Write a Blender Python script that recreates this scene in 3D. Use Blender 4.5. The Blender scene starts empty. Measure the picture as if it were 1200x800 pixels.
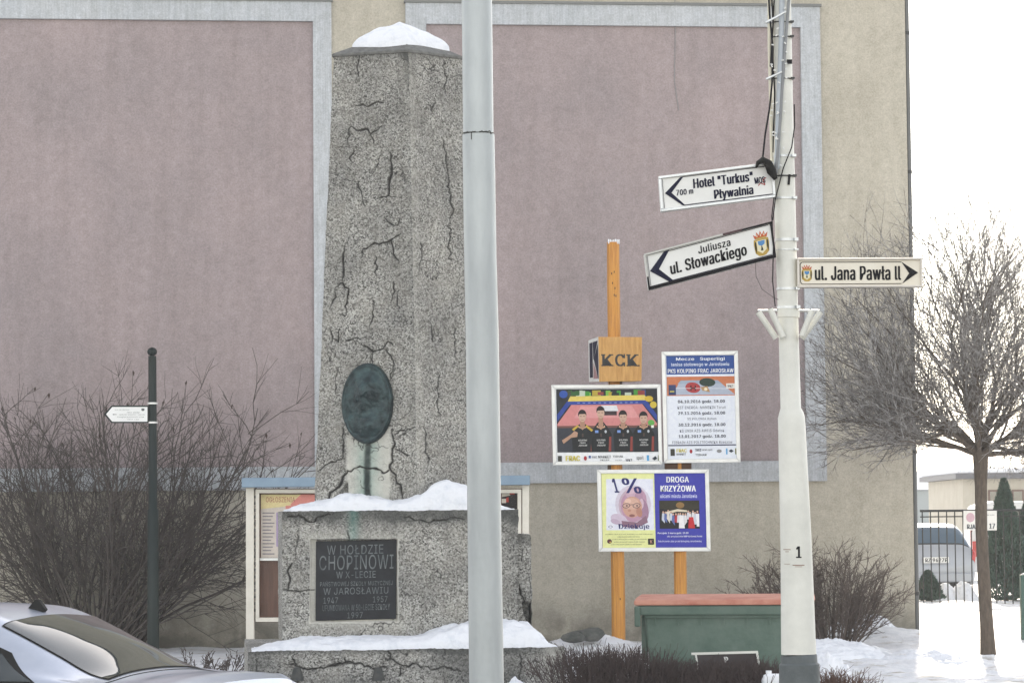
import bpy, math, random
import numpy as np
from mathutils import Vector, Matrix

sc = bpy.context.scene
C = bpy.data.collections.new('scene'); sc.collection.children.link(C)

# ---------------------------------------------------------------- camera, sky, sun
F = 3400.0; CAM = np.array([0.0, 0.0, 1.7])
TH = math.atan(210 / 3400); RO = math.radians(0.5)
def _rot():
    a = math.pi / 2 + TH
    Rx = np.array([[1, 0, 0], [0, math.cos(a), -math.sin(a)], [0, math.sin(a), math.cos(a)]])
    r = -RO
    return Rx @ np.array([[math.cos(r), -math.sin(r), 0], [math.sin(r), math.cos(r), 0], [0, 0, 1]])
RM = _rot()
cam = bpy.data.cameras.new('camera'); cam.sensor_width = 36; cam.lens = F / 1200 * 36
cam.clip_start = 0.1; cam.clip_end = 5000
co = bpy.data.objects.new('camera', cam); C.objects.link(co)
mw = Matrix([list(RM[i]) + [CAM[i]] for i in range(3)] + [[0, 0, 0, 1]])
co.matrix_world = mw; sc.camera = co

SUN_AZ = math.radians(8.0); SUN_EL = math.radians(27)      # azimuth from +Y towards +X
w = bpy.data.worlds.new('World'); sc.world = w; w.use_nodes = True
nt = w.node_tree; bg = nt.nodes['Background']
sky = nt.nodes.new('ShaderNodeTexSky'); sky.sky_type = 'NISHITA'; sky.sun_disc = False
sky.sun_elevation = SUN_EL; sky.sun_rotation = SUN_AZ
sky.dust_density = 0.3; sky.air_density = 1.0; sky.ozone_density = 1.0
hs = nt.nodes.new('ShaderNodeHueSaturation'); hs.inputs['Saturation'].default_value = .42      # thin white winter overcast
nt.links.new(sky.outputs[0], hs.inputs['Color']); nt.links.new(hs.outputs[0], bg.inputs[0]); bg.inputs[1].default_value = 0.15
sl = bpy.data.lights.new('sun', 'SUN'); sl.energy = 2.0; sl.angle = math.radians(0.6); sl.color = (1, .93, .82)
so = bpy.data.objects.new('sun', sl); C.objects.link(so)
d = Vector((math.sin(SUN_AZ) * math.cos(SUN_EL), math.cos(SUN_AZ) * math.cos(SUN_EL), math.sin(SUN_EL)))
so.rotation_euler = d.to_track_quat('Z', 'Y').to_euler(); so.location = (8, -5, 30)
sc.view_settings.view_transform = 'Standard'; sc.view_settings.look = 'None'
sc.view_settings.exposure = 1.58; sc.view_settings.gamma = 1
sc.view_settings.use_white_balance = True; sc.view_settings.white_balance_temperature = 7250; sc.view_settings.white_balance_tint = 12

# ---------------------------------------------------------------- picture -> place
def ray(px, py):
    return RM @ np.array([(px - 600) / F, -(py - 400) / F, -1.0])
def P(px, py, Y):
    r = ray(px, py); return CAM + r * (Y / r[1])
def PG(px, py, z=0.0):
    r = ray(px, py); return CAM + r * ((z - 1.7) / r[2])
def PP(px, py, O, N):
    r = ray(px, py); return CAM + r * (np.dot(O - CAM, N) / np.dot(r, N))
def PJ(p):
    d_ = (np.asarray(p, float) - CAM) @ RM
    return np.stack([600 - F * d_[..., 0] / d_[..., 2], 400 + F * d_[..., 1] / d_[..., 2]], -1)

# ---------------------------------------------------------------- noise in numpy
def _h(i, j, k, s):
    n = (i * 73856093) ^ (j * 19349663) ^ (k * 83492791) ^ (s * 2654435)
    n = (n ^ (n >> 13)) * 1274126177 & 0x7fffffff
    return ((n ^ (n >> 16)) & 0xffff) / 65535.0
def vnoise(p, s=0):
    p = np.asarray(p, float); i = np.floor(p).astype(np.int64); f = p - i; f = f * f * (3 - 2 * f); r = 0
    for a in (0, 1):
        for b in (0, 1):
            for c in (0, 1):
                r = r + (f[..., 0] if a else 1 - f[..., 0]) * (f[..., 1] if b else 1 - f[..., 1]) * (f[..., 2] if c else 1 - f[..., 2]) * _h(i[..., 0] + a, i[..., 1] + b, i[..., 2] + c, s)
    return r * 2 - 1
def fbm(p, o=4, s=0):
    p = np.asarray(p, float); r = 0; a = 1.0
    for k in range(o):
        r = r + a * vnoise(p * 2 ** k + 17.3 * k, s + k); a *= .5
    return r / 1.9

# ---------------------------------------------------------------- materials
MT = {}
def mat(name, col, rough=.7, col2=None, scale=4, detail=6, bump=0, bscale=60, metal=0, spec=.5, stretch=None, contrast=(.35, .65), vein=None, emit=None, coat=0, sss=0):
    if name in MT: return MT[name]
    m = bpy.data.materials.new(name); m.use_nodes = True; t = m.node_tree; n = t.nodes; l = t.links
    b = n['Principled BSDF']; b.inputs['Roughness'].default_value = rough; b.inputs['Metallic'].default_value = metal
    b.inputs['Specular IOR Level'].default_value = spec; b.inputs['Base Color'].default_value = (*col, 1)
    if coat: b.inputs['Coat Weight'].default_value = coat; b.inputs['Coat Roughness'].default_value = .04
    if sss: b.inputs['Subsurface Weight'].default_value = sss; b.inputs['Subsurface Scale'].default_value = .02
    tc = n.new('ShaderNodeTexCoord'); v = tc.outputs['Object']
    if stretch:
        mp = n.new('ShaderNodeMapping'); mp.inputs['Scale'].default_value = stretch; l.new(v, mp.inputs[0]); vs = mp.outputs[0]
    else: vs = v
    if col2:
        ns = n.new('ShaderNodeTexNoise'); ns.inputs['Scale'].default_value = scale; ns.inputs['Detail'].default_value = detail; ns.inputs['Roughness'].default_value = .65
        l.new(vs, ns.inputs['Vector']); r = n.new('ShaderNodeValToRGB')
        r.color_ramp.elements[0].position = contrast[0]; r.color_ramp.elements[1].position = contrast[1]
        r.color_ramp.elements[0].color = (*col, 1); r.color_ramp.elements[1].color = (*col2, 1)
        l.new(ns.outputs[0], r.inputs[0]); l.new(r.outputs[0], b.inputs['Base Color'])
    if bump:
        nb = n.new('ShaderNodeTexNoise'); nb.inputs['Scale'].default_value = bscale; nb.inputs['Detail'].default_value = 4
        l.new(v, nb.inputs['Vector']); bp = n.new('ShaderNodeBump'); bp.inputs['Strength'].default_value = bump; bp.inputs['Distance'].default_value = .02
        l.new(nb.outputs[0], bp.inputs['Height']); l.new(bp.outputs[0], b.inputs['Normal'])
    MT[name] = m; return m
def srgb(h):
    return tuple(((int(h[i:i + 2], 16) / 255 + .055) / 1.055) ** 2.4 if int(h[i:i + 2], 16) > 10 else int(h[i:i + 2], 16) / 255 / 12.92 for i in (0, 2, 4))
def ink(h):
    """flat print colour; kept within real reflectance"""
    c = srgb(h); return mat('print_' + h, tuple(min(.8, x * .92 + .002) for x in c), .4, tuple(min(.85, x * 1.06 + .008) for x in c), 22, contrast=(.3, .7), spec=.15)

def concrete():
    m = mat('exposed_aggregate', (.3, .3, .3), .92); t = m.node_tree; n = t.nodes; l = t.links; b = n['Principled BSDF']
    tc = n.new('ShaderNodeTexCoord'); V = tc.outputs['Object']
    def noise(s, det=4, r=.6):
        x = n.new('ShaderNodeTexNoise'); x.inputs['Scale'].default_value = s; x.inputs['Detail'].default_value = det; x.inputs['Roughness'].default_value = r; l.new(V, x.inputs['Vector']); return x.outputs[0]
    def ramp(src, *els):
        r = n.new('ShaderNodeValToRGB'); cr = r.color_ramp
        while len(cr.elements) < len(els): cr.elements.new(.5)
        for e, (p, c) in zip(cr.elements, els): e.position = p; e.color = (*c, 1) if len(c) == 3 else c
        l.new(src, r.inputs[0]); return r.outputs[0]
    def mix(a, bb, f, mode='MIX'):
        x = n.new('ShaderNodeMix'); x.data_type = 'RGBA'; x.blend_type = mode
        for s, i in ((f, 0), (a, 6), (bb, 7)):
            if hasattr(s, 'is_linked'): l.new(s, x.inputs[i])
            elif isinstance(s, tuple): x.inputs[i].default_value = (*s, 1)
            else: x.inputs[i].default_value = s
        return x.outputs[2]
    def attr(a):
        x = n.new('ShaderNodeAttribute'); x.attribute_name = a; return x.outputs['Fac']
    vo = n.new('ShaderNodeTexVoronoi'); vo.inputs['Scale'].default_value = 95; l.new(V, vo.inputs['Vector'])
    sp = n.new('ShaderNodeSeparateColor'); l.new(vo.outputs['Color'], sp.inputs[0])
    base = ramp(sp.outputs[0], (0, (.06, .057, .052)), (.25, (.235, .23, .218)), (.6, (.40, .395, .378)), (1, (.62, .615, .59)))
    fine = ramp(noise(230, 3), (.38, (.5, .5, .5)), (.62, (1, 1, 1)))
    c = mix(base, fine, .6, 'MULTIPLY')
    c = mix(c, (.30, .285, .255), ramp(noise(5, 5), (.4, (0, 0, 0)), (.75, (.5, .5, .5))))
    big = ramp(noise(2.2, 7), (.34, (.58, .58, .57)), (.62, (1.05, 1.04, 1.0)))
    c = mix(c, big, .85, 'MULTIPLY')
    pits = ramp(noise(60, 2), (.31, (.2, .2, .2)), (.38, (1, 1, 1)))
    c = mix(c, pits, .8, 'MULTIPLY')
    c = mix(c, (.055, .058, .055), attr('dirt'))
    c = mix(c, (.56, .545, .49), attr('pale'))
    c = mix(c, (.07, .26, .22), attr('green'))
    c = mix(c, (.018, .03, .028), attr('drip'))
    c = mix(c, (.022, .021, .02), attr('crack'))
    l.new(c, b.inputs['Base Color'])
    bp = n.new('ShaderNodeBump'); bp.inputs['Strength'].default_value = .55; bp.inputs['Distance'].default_value = .006
    l.new(vo.outputs['Distance'], bp.inputs['Height'])
    bp2 = n.new('ShaderNodeBump'); bp2.inputs['Strength'].default_value = .6; bp2.inputs['Distance'].default_value = .012
    l.new(noise(45, 5), bp2.inputs['Height']); l.new(bp.outputs[0], bp2.inputs['Normal']); l.new(bp2.outputs[0], b.inputs['Normal'])
    return m

def wallmat(name, c1, c2, grime, streak=False, z0=.0, z1=1.2):
    """stucco: fine grain, blotches, soft patches and splash grime with an uneven upper edge at the foot"""
    m = mat(name, c1, .9, spec=.2); t = m.node_tree; n = t.nodes; l = t.links; b = n['Principled BSDF']
    tc = n.new('ShaderNodeTexCoord'); V = tc.outputs['Object']
    def N(s, det=5, sc_=None):
        x = n.new('ShaderNodeTexNoise'); x.inputs['Scale'].default_value = s; x.inputs['Detail'].default_value = det; x.inputs['Roughness'].default_value = .6
        if sc_:
            mp = n.new('ShaderNodeMapping'); mp.inputs['Scale'].default_value = sc_; l.new(V, mp.inputs[0]); l.new(mp.outputs[0], x.inputs['Vector'])
        else: l.new(V, x.inputs['Vector'])
        return x.outputs[0]
    def rp(s, a, bb, ca=(0, 0, 0), cb=(1, 1, 1)):
        r = n.new('ShaderNodeValToRGB'); r.color_ramp.elements[0].position = a; r.color_ramp.elements[1].position = bb
        r.color_ramp.elements[0].color = (*ca, 1); r.color_ramp.elements[1].color = (*cb, 1); l.new(s, r.inputs[0]); return r.outputs[0]
    def mx(a, bb, f, mode='MIX'):
        x = n.new('ShaderNodeMix'); x.data_type = 'RGBA'; x.blend_type = mode
        for s, i in ((f, 0), (a, 6), (bb, 7)):
            if hasattr(s, 'is_linked'): l.new(s, x.inputs[i])
            elif isinstance(s, tuple): x.inputs[i].default_value = (*s, 1)
            else: x.inputs[i].default_value = s
        return x.outputs[2]
    c = rp(N(.55, 6), .35, .68, c1, c2)
    grain = rp(N(46, 4), .32, .66, (.70, .70, .70), (1.0, 1.0, 1.0))
    c = mx(c, grain, .8, 'MULTIPLY')
    c = mx(c, rp(N(9, 5), .3, .65, (.84, .835, .82), (1, 1, 1)), .9, 'MULTIPLY')
    sx = n.new('ShaderNodeSeparateXYZ'); l.new(V, sx.inputs[0])
    def math_(op, a, bb):
        x = n.new('ShaderNodeMath'); x.operation = op; x.use_clamp = op == 'MULTIPLY'
        for i, s in enumerate((a, bb)):
            if hasattr(s, 'is_linked'): l.new(s, x.inputs[i])
            else: x.inputs[i].default_value = s
        return x.outputs[0]
    c = mx(c, rp(N(2.2, 6, (2.4, 2.4, .22)), .3, .6, (.90, .895, .885), (1, 1, 1)), .9, 'MULTIPLY')      # faint rain runs
    if grime:
        h = math_('ADD', sx.outputs['Z'], math_('MULTIPLY', N(1.6, 5), .55))
        f = n.new('ShaderNodeMapRange'); f.inputs[1].default_value = z0 + .25; f.inputs[2].default_value = z1 + .25; f.inputs[3].default_value = 1; f.inputs[4].default_value = 0
        f.interpolation_type = 'SMOOTHSTEP'; l.new(h, f.inputs[0])
        c = mx(c, (.085, .08, .068), math_('MULTIPLY', f.outputs[0], math_('MULTIPLY', rp(N(3, 6), .2, .6), .9)))
    if streak:
        c = mx(c, rp(N(5, 5, (9, 9, .35)), .35, .62, (.72, .73, .74), (1, 1, 1)), .6, 'MULTIPLY')
    l.new(c, b.inputs['Base Color'])
    bp = n.new('ShaderNodeBump'); bp.inputs['Strength'].default_value = .35; bp.inputs['Distance'].default_value = .006; l.new(N(85, 3), bp.inputs['Height']); l.new(bp.outputs[0], b.inputs['Normal'])
    return m

CON = concrete()
CREAM = wallmat('cream_render', (.49, .452, .375), (.58, .54, .455), True, z0=-.1, z1=.85)
MAUVE = wallmat('mauve_render', (.35, .296, .300), (.43, .352, .352), False)
TRIM = wallmat('pale_blue_grey_trim', (.53, .56, .59), (.61, .635, .66), False, streak=True)
SNOW = mat('snow', (.64, .67, .72), .6, (.78, .795, .83), 9, bump=.9, bscale=22, spec=.3, contrast=(.3, .5))
BRONZE = mat('weathered_bronze', (.014, .026, .03), .33, (.04, .075, .078), 9, metal=.35, contrast=(.42, .66), bump=.6, bscale=30, spec=.35)
GALV = mat('galvanised_steel', (.33, .355, .37), .45, (.43, .46, .47), 3, metal=.35, bump=.06, bscale=40, stretch=(2, 2, .5))
WHITE = mat('white_painted_metal', (.62, .62, .57), .5, (.76, .755, .70), 4, spec=.5, bump=.06, bscale=30)
WHITE2 = mat('white_sign_face', (.72, .72, .70), .45, (.78, .78, .76), 5)
CREAMS = mat('cream_sign_face', (.72, .66, .55), .45, (.78, .73, .63), 5)
ALU = mat('dull_aluminium', (.55, .57, .58), .4, (.66, .68, .69), 8, metal=.5)
BLK = mat('black_paint', (.008, .008, .011), .5, spec=.12)
NAVY = mat('navy_print', (.008, .010, .034), .5, spec=.12)
RUBBER = mat('black_rubber', (.013, .013, .013), .7, spec=.2)
DKGREEN = mat('dark_green_paint', (.006, .014, .013), .4, spec=.25)
ORANGE = mat('orange_varnished_wood', (.42, .16, .03), .6, (.62, .28, .05), 4, stretch=(14, 14, .6), bump=.4, contrast=(.3, .6))
ORANGEB = mat('ochre_board', (.42, .20, .05), .6, (.60, .33, .10), 5, stretch=(6, 6, .8), bump=.2, contrast=(.3, .65))
FRAMEW = mat('pale_aluminium_frame', (.62, .62, .60), .35, (.72, .72, .70), 6, metal=.25)
BARK = mat('grey_brown_bark', (.06, .045, .034), .9, (.12, .092, .07), 12, bump=.6, bscale=25, stretch=(3, 3, .7))
TWIG = mat('brown_twig', (.085, .062, .052), .85, (.13, .10, .085), 8)
TWIGD = mat('dark_twig', (.045, .033, .030), .85, (.085, .066, .058), 8)
TWIGB = mat('brown_grey_twig', (.045, .036, .031), .85, (.11, .092, .082), 8)
TWIGH = mat('hedge_twig', (.04, .026, .024), .85, (.07, .048, .045), 8)
LEAFD = mat('dry_leaf', (.05, .028, .02), .8)
BINGREEN = mat('green_bin_plastic', (.06, .105, .08), .65, (.12, .165, .135), 5, bump=.3, bscale=20, contrast=(.35, .8))
BINRED = mat('faded_red_lid', (.40, .13, .09), .75, (.54, .25, .18), 5, bump=.3, bscale=12, contrast=(.3, .6))
SILVER = mat('silver_car_paint', (.40, .44, .53), .33, (.47, .51, .59), 5, metal=.35, coat=.6, contrast=(.3, .7))
GLASSD = mat('dark_car_glass', (.02, .03, .032), .03, spec=1.0)
GLASSB = mat('blue_tinted_glass', (.06, .10, .14), .2, spec=.5)
PLATE = mat('number_plate', (.75, .75, .72), .5)
REDL = mat('red_lamp_glass', (.45, .02, .02), .15)
CONIF = mat('conifer_leaf', (.03, .07, .055), .8, (.055, .11, .08), 6)
IRON = mat('black_iron', (.02, .022, .022), .5)
BLUEHOOD = mat('blue_grey_hood', (.16, .24, .32), .45, (.20, .29, .37), 4)
CREAMP = mat('cream_enamel', (.60, .56, .48), .5, (.68, .64, .56), 6)
BROWN = mat('brown_wood_backing', (.085, .035, .02), .5, (.14, .06, .035), 4, stretch=(8, 8, .6))
ASPH = mat('asphalt', (.04, .04, .042), .9, (.065, .065, .067), 6, bump=.4, bscale=90)
STONE = mat('kerb_stone', (.28, .28, .27), .9, (.38, .38, .36), 9, bump=.3)
ROCK = mat('dark_rock', (.05, .055, .05), .9, (.12, .12, .11), 8, bump=.5)
def glass_mat():
    m = bpy.data.materials.new('case_glass'); m.use_nodes = True; b = m.node_tree.nodes['Principled BSDF']
    b.inputs['Base Color'].default_value = (1, 1, 1, 1); b.inputs['Roughness'].default_value = .02
    b.inputs['Transmission Weight'].default_value = 1; b.inputs['IOR'].default_value = 1.05
    return m
GLASS = glass_mat()

# ---------------------------------------------------------------- mesh building
class M:
    def __init__(s): s.v = []; s.f = []; s.m = []; s.at = {}; s.cuts = []
    def add(s, v, f, mi=0):
        o = len(s.v); s.cuts.append((o, len(s.f))); s.v.extend([tuple(map(float, p)) for p in v]); s.f.extend([tuple(i + o for i in q) for q in f]); s.m.extend([mi] * len(f)); return s
    def box(s, lo, hi, X=None, mi=0):
        (a, b, c), (d_, e, g) = lo, hi
        v = [(a, b, c), (d_, b, c), (d_, e, c), (a, e, c), (a, b, g), (d_, b, g), (d_, e, g), (a, e, g)]
        if X: v = [X(*p) for p in v]
        return s.add(v, [(0, 3, 2, 1), (4, 5, 6, 7), (0, 1, 5, 4), (1, 2, 6, 5), (2, 3, 7, 6), (3, 0, 4, 7)], mi)
    def prism(s, poly, d0, d1, X, mi=0):
        n = len(poly); v = [X(x, y, d0) for x, y in poly] + [X(x, y, d1) for x, y in poly]
        f = [tuple(range(n))[::-1], tuple(range(n, 2 * n))] + [(i, (i + 1) % n, (i + 1) % n + n, i + n) for i in range(n)]
        return s.add(v, f, mi)
    def flat(s, poly, d_, X, mi=0):
        return s.add([X(x, y, d_) for x, y in poly], [tuple(range(len(poly)))], mi)
    def tube(s, pts, rad, n=12, cap=True, mi=0):
        pts = [np.asarray(p, float) for p in pts]; K = len(pts)
        if not hasattr(rad, '__len__'): rad = [rad] * K
        v = []
        ref = None
        for i, p in enumerate(pts):
            t = pts[min(i + 1, K - 1)] - pts[max(i - 1, 0)]; t = t / (np.linalg.norm(t) + 1e-9)
            if ref is None: ref = np.cross(t, (0, 1, 0) if abs(t[1]) < .9 else (1, 0, 0))
            a = ref - t * np.dot(ref, t); a /= np.linalg.norm(a) + 1e-9; ref = a; b = np.cross(t, a)
            for k in range(n):
                q = 2 * math.pi * k / n; v.append(p + rad[i] * (a * math.cos(q) + b * math.sin(q)))
        f = [(i * n + k, i * n + (k + 1) % n, (i + 1) * n + (k + 1) % n, (i + 1) * n + k) for i in range(K - 1) for k in range(n)]
        if cap: f += [tuple(range(n))[::-1], tuple(range((K - 1) * n, K * n))]
        return s.add(v, f, mi)
    def ball(s, c, r, n=10, mi=0):
        r = r if hasattr(r, '__len__') else (r, r, r); v = []; f = []
        for i in range(n + 1):
            for k in range(n * 2):
                a = math.pi * i / n; b = math.pi * k / n
                v.append((c[0] + r[0] * math.sin(a) * math.cos(b), c[1] + r[1] * math.sin(a) * math.sin(b), c[2] + r[2] * math.cos(a)))
        N = 2 * n
        f = [(i * N + k, (i + 1) * N + k, (i + 1) * N + (k + 1) % N, i * N + (k + 1) % N) for i in range(n) for k in range(N)]
        return s.add(v, f, mi)

ROOTLOC = {}
def link(o, parent=None):
    C.objects.link(o)
    if parent is not None:
        o.parent = parent
    return o
def origin_of(o):
    while o is not None:
        if o.name in ROOTLOC: return ROOTLOC[o.name]
        o = o.parent
    return np.zeros(3)
def tag(o, label=None, cat=None, group=None, kind=None):
    if label: o['label'] = label
    if cat: o['category'] = cat
    if group: o['group'] = group
    if kind: o['kind'] = kind
    return o
def thing(name, label, cat, loc=(0, 0, 0), group=None):
    o = bpy.data.objects.new(name, None); o.empty_display_size = .2; C.objects.link(o)
    o.location = tuple(map(float, loc)); ROOTLOC[o.name] = np.array(loc, float); return tag(o, label, cat, group)
def obj(name, m, mats, parent=None, smooth=False, bevel=0, loc=None, autosmooth=None):
    """m holds world coordinates; they are stored relative to the thing's base"""
    off = origin_of(parent) if parent is not None else (np.array(loc, float) if loc is not None else np.zeros(3))
    me = bpy.data.meshes.new(name)
    if isinstance(m, M):
        v = np.array(m.v, float).reshape(-1, 3) - off
        me.from_pydata(v.tolist(), [], m.f)
        if any(m.m): me.polygons.foreach_set('material_index', m.m)
        for k, a in m.at.items():
            at = me.attributes.new(k, 'FLOAT', 'POINT'); at.data.foreach_set('value', np.asarray(a, np.float32))
    if not isinstance(mats, (list, tuple)): mats = [mats]
    for x in mats: me.materials.append(x)
    if smooth: autosmooth = autosmooth or 50
    o = bpy.data.objects.new(name, me); link(o, parent)
    if parent is None and loc is not None: o.location = tuple(map(float, loc)); ROOTLOC[o.name] = off
    if autosmooth:
        me.polygons.foreach_set('use_smooth', [True] * len(me.polygons))
        me.set_sharp_from_angle(angle=math.radians(autosmooth))
    if bevel:
        b = o.modifiers.new('bevel', 'BEVEL'); b.width = bevel; b.segments = 2; b.limit_method = 'ANGLE'
    return o
def pieces(name, m, mats, parent, **kw):
    """every add() of the builder becomes an object of its own"""
    out = []
    for i, (v0, f0) in enumerate(m.cuts):
        v1, f1 = m.cuts[i + 1] if i + 1 < len(m.cuts) else (len(m.v), len(m.f))
        q = M(); q.v = m.v[v0:v1]; q.f = [tuple(k - v0 for k in f) for f in m.f[f0:f1]]; q.m = m.m[f0:f1]
        out.append(obj(name, q, mats, parent, **kw))
    return out
def np_mesh(name, V, Fq, mats, parent=None, smooth=True, at=None, loc=None):
    off = origin_of(parent) if parent is not None else (np.array(loc, float) if loc is not None else np.zeros(3))
    V = np.asarray(V, np.float32) - off.astype(np.float32); Fq = np.asarray(Fq, np.int32)
    me = bpy.data.meshes.new(name); nv = len(V); nf = len(Fq); k = Fq.shape[1]
    me.vertices.add(nv); me.vertices.foreach_set('co', V.ravel())
    me.loops.add(nf * k); me.loops.foreach_set('vertex_index', Fq.ravel())
    me.polygons.add(nf); me.polygons.foreach_set('loop_start', np.arange(0, nf * k, k, dtype=np.int32))
    try: me.polygons.foreach_set('loop_total', np.full(nf, k, np.int32))
    except Exception: pass
    if smooth: me.polygons.foreach_set('use_smooth', np.ones(nf, bool))
    if at:
        for kk, a in at.items():
            x = me.attributes.new(kk, 'FLOAT', 'POINT'); x.data.foreach_set('value', np.asarray(a, np.float32).ravel())
    me.update(calc_edges=True)
    for x in (mats if isinstance(mats, (list, tuple)) else [mats]): me.materials.append(x)
    o = bpy.data.objects.new(name, me); link(o, parent)
    if parent is None and loc is not None: o.location = tuple(map(float, loc)); ROOTLOC[o.name] = off
    return o

# lettering: outlines of the built-in typeface as flat polygons
_tc = {}
import os
_fp = os.path.join(bpy.utils.resource_path('LOCAL'), 'datafiles', 'fonts', 'Inter.woff2')      # Blender's own interface typeface
try: FONT = bpy.data.fonts.load(_fp)
except Exception: FONT = None
def glyphs(s, bold=0.0):
    bold = 0.0; k = (s, bold)
    if k in _tc: return _tc[k]
    cu = bpy.data.curves.new('t', 'FONT'); cu.body = s; cu.size = 1; cu.resolution_u = 3; cu.space_character = 1.07; cu.offset = bold
    if FONT: cu.font = FONT
    o = bpy.data.objects.new('t', cu); sc.collection.objects.link(o)
    me = bpy.data.meshes.new_from_object(o.evaluated_get(bpy.context.evaluated_depsgraph_get()))
    v = np.zeros(len(me.vertices) * 3); me.vertices.foreach_get('co', v); v = v.reshape(-1, 3)[:, :2].copy()
    f = [tuple(p.vertices) for p in me.polygons]
    bpy.data.meshes.remove(me); bpy.data.objects.remove(o); bpy.data.curves.remove(cu)
    lo = v.min(0); hi = v.max(0); v = (v - lo) / (hi - lo); _tc[k] = (v, f); return _tc[k]
def text(m, s, X, x0, y0, x1, y1, d_, mi=0, bold=0.0, slant=0.0):
    """fit the inked extent of s into the box (x0,y0)-(x1,y1) of the surface X; y runs down"""
    v, f = glyphs(s, bold)
    w_ = min(.62, abs(y1 - y0) * bold * 2.2) * (1 if x1 > x0 else -1) if abs(y1 - y0) > 2 else abs(y1 - y0) * bold * 2.2   # heavier strokes: the same outline again, a hair aside and proud
    for j, o_ in enumerate((-w_, 0, w_) if bold else (0,)):
        m.add([X(x0 + w_ + a * (x1 - x0 - 2 * w_) + o_ + slant * b * (y1 - y0), y1 + b * (y0 - y1), d_ + .0004 * j) for a, b in v], f, mi)
def frame_px(TL, TR, BL, Y, Yr=None, x=None, y=None):
    """surface coordinates (a right, b down, both in photo pixels from TL; depth d in metres towards the camera)"""
    Yr = Y if Yr is None else Yr
    p0, p1, p2 = P(*TL, Y), P(*TR, Yr), P(*BL, Y)
    W = math.hypot(TR[0] - TL[0], TR[1] - TL[1]); H = math.hypot(BL[0] - TL[0], BL[1] - TL[1])
    U = (p1 - p0) / W; V = (p2 - p0) / H; n = np.cross(U, V); n /= np.linalg.norm(n)
    if n[1] > 0: n = -n
    return lambda a, b, d_=0.0: p0 + U * a + V * b + n * d_

def tubes(polys, rads, n=3):
    """many tapered twigs at once: polys list of (K,3) arrays -> quads"""
    Vs = []; Fs = []; o = 0; byK = {}
    for p, r in zip(polys, rads): byK.setdefault(len(p), []).append((p, r))
    for K, L in byK.items():
        A = np.array([a for a, _ in L]); R = np.array([b for _, b in L]); N = len(A)
        T = np.gradient(A, axis=1); T /= np.linalg.norm(T, axis=2, keepdims=True) + 1e-9
        ref = np.where(np.abs(T[..., 2:3]) < .8, np.array([0, 0, 1.]), np.array([1., 0, 0]))
        a = np.cross(T, ref); a /= np.linalg.norm(a, axis=2, keepdims=True) + 1e-9; b = np.cross(T, a)
        q = 2 * np.pi * np.arange(n) / n
        V = A[:, :, None] + R[:, :, None, None] * (a[:, :, None] * np.cos(q)[None, None, :, None] + b[:, :, None] * np.sin(q)[None, None, :, None])
        idx = np.arange(N * K * n).reshape(N, K, n); i2 = np.roll(idx, -1, 2)
        f = np.stack([idx[:, :-1], i2[:, :-1], i2[:, 1:], idx[:, 1:]], -1).reshape(-1, 4) + o
        Vs.append(V.reshape(-1, 3)); Fs.append(f); o += N * K * n
    return np.concatenate(Vs), np.concatenate(Fs)

def rnd_perp(rng, d_):
    a = rng.normal(size=3); a -= d_ * a.dot(d_); return a / (np.linalg.norm(a) + 1e-9)
def twig(rng, p, d_, L, K, up=0.0, wob=.12, grav=None):
    pts = [p]; d_ = d_ / np.linalg.norm(d_)
    for i in range(K - 1):
        d_ = d_ + rng.normal(size=3) * wob + np.array([0, 0, up]); d_ /= np.linalg.norm(d_)
        p = p + d_ * L / (K - 1); pts.append(p)
    return np.array(pts)

# ---------------------------------------------------------------- ground: one sheet to the horizon
def gz(x, y):
    x = np.asarray(x, float); y = np.asarray(y, float)
    r = np.clip((y - 38) / 9, 0, 1); r = r * r * (3 - 2 * r) * .24
    z = r * np.clip((x - 4.2) / 1.5, 0, 1)
    fade = np.clip((70 - y) / 15, 0, 1) * np.clip((y - 20.9) / 1, 0, 1)
    p = np.stack([x, y * .6, np.zeros_like(x)], -1)
    z = z + fade * (.05 * fbm(p * .8, 3) + .022 * fbm(p * 4, 3, 5) * np.clip(1.2 - np.abs(x) * .03, .2, 1))
    # shovelled heap beside the white pole and along the bed
    hp = np.exp(-((x - 4.3) / .8) ** 2 - ((y - 34.0) / 1.6) ** 2) * .12 + np.exp(-((x - 3.3) / .7) ** 2 - ((y - 34) / 1.3) ** 2) * .09
    hp = hp + np.exp(-((x - 5.0) / .55) ** 2 - ((y - 33.0) / .9) ** 2) * .06
    z = z + hp * (1 + .9 * fbm(p * 5, 4, 9)) 
    hp2 = np.exp(-((x - 1.3) / .9) ** 2 - ((y - 37.2) / 1.0) ** 2) * .12 + np.exp(-((x - 5.2) / .45) ** 2 - ((y - 40.6) / .6) ** 2) * .16
    z = z + hp2 * (1 + .5 * fbm(p * 3, 3, 11))
    # trodden lumps near the tree
    t = np.clip(1 - np.abs(y - 35) / 4, 0, 1) * np.clip((x - 3.6) / 1, 0, 1)
    z = z + t * .11 * np.maximum(0, fbm(p * 5, 4, 3)) - t * .05 * np.maximum(0, fbm(p * 5, 3, 13))
    return np.where(y < 20.9, -.31, z)
xs = np.concatenate([np.array([-900, -300, -120, -60, -40, -30, -22, -17, -14, -12]), np.arange(-10.5, 2, .15), np.arange(2, 8.5, .045), np.arange(8.5, 14, .3), np.array([16, 20, 28, 40, 60, 120, 300, 900])])
ys = np.concatenate([np.array([-60, -20, 0, 10, 15, 18, 20.85, 20.95]), np.arange(21.2, 30, .25), np.arange(30, 43, .06), np.arange(43, 62, .18), np.array([63, 66, 72, 80, 100, 140, 200, 300, 500, 900, 1500])])
GX, GY = np.meshgrid(xs, ys); GZ = gz(GX, GY)
idx = np.arange(GX.size).reshape(GX.shape)
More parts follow.
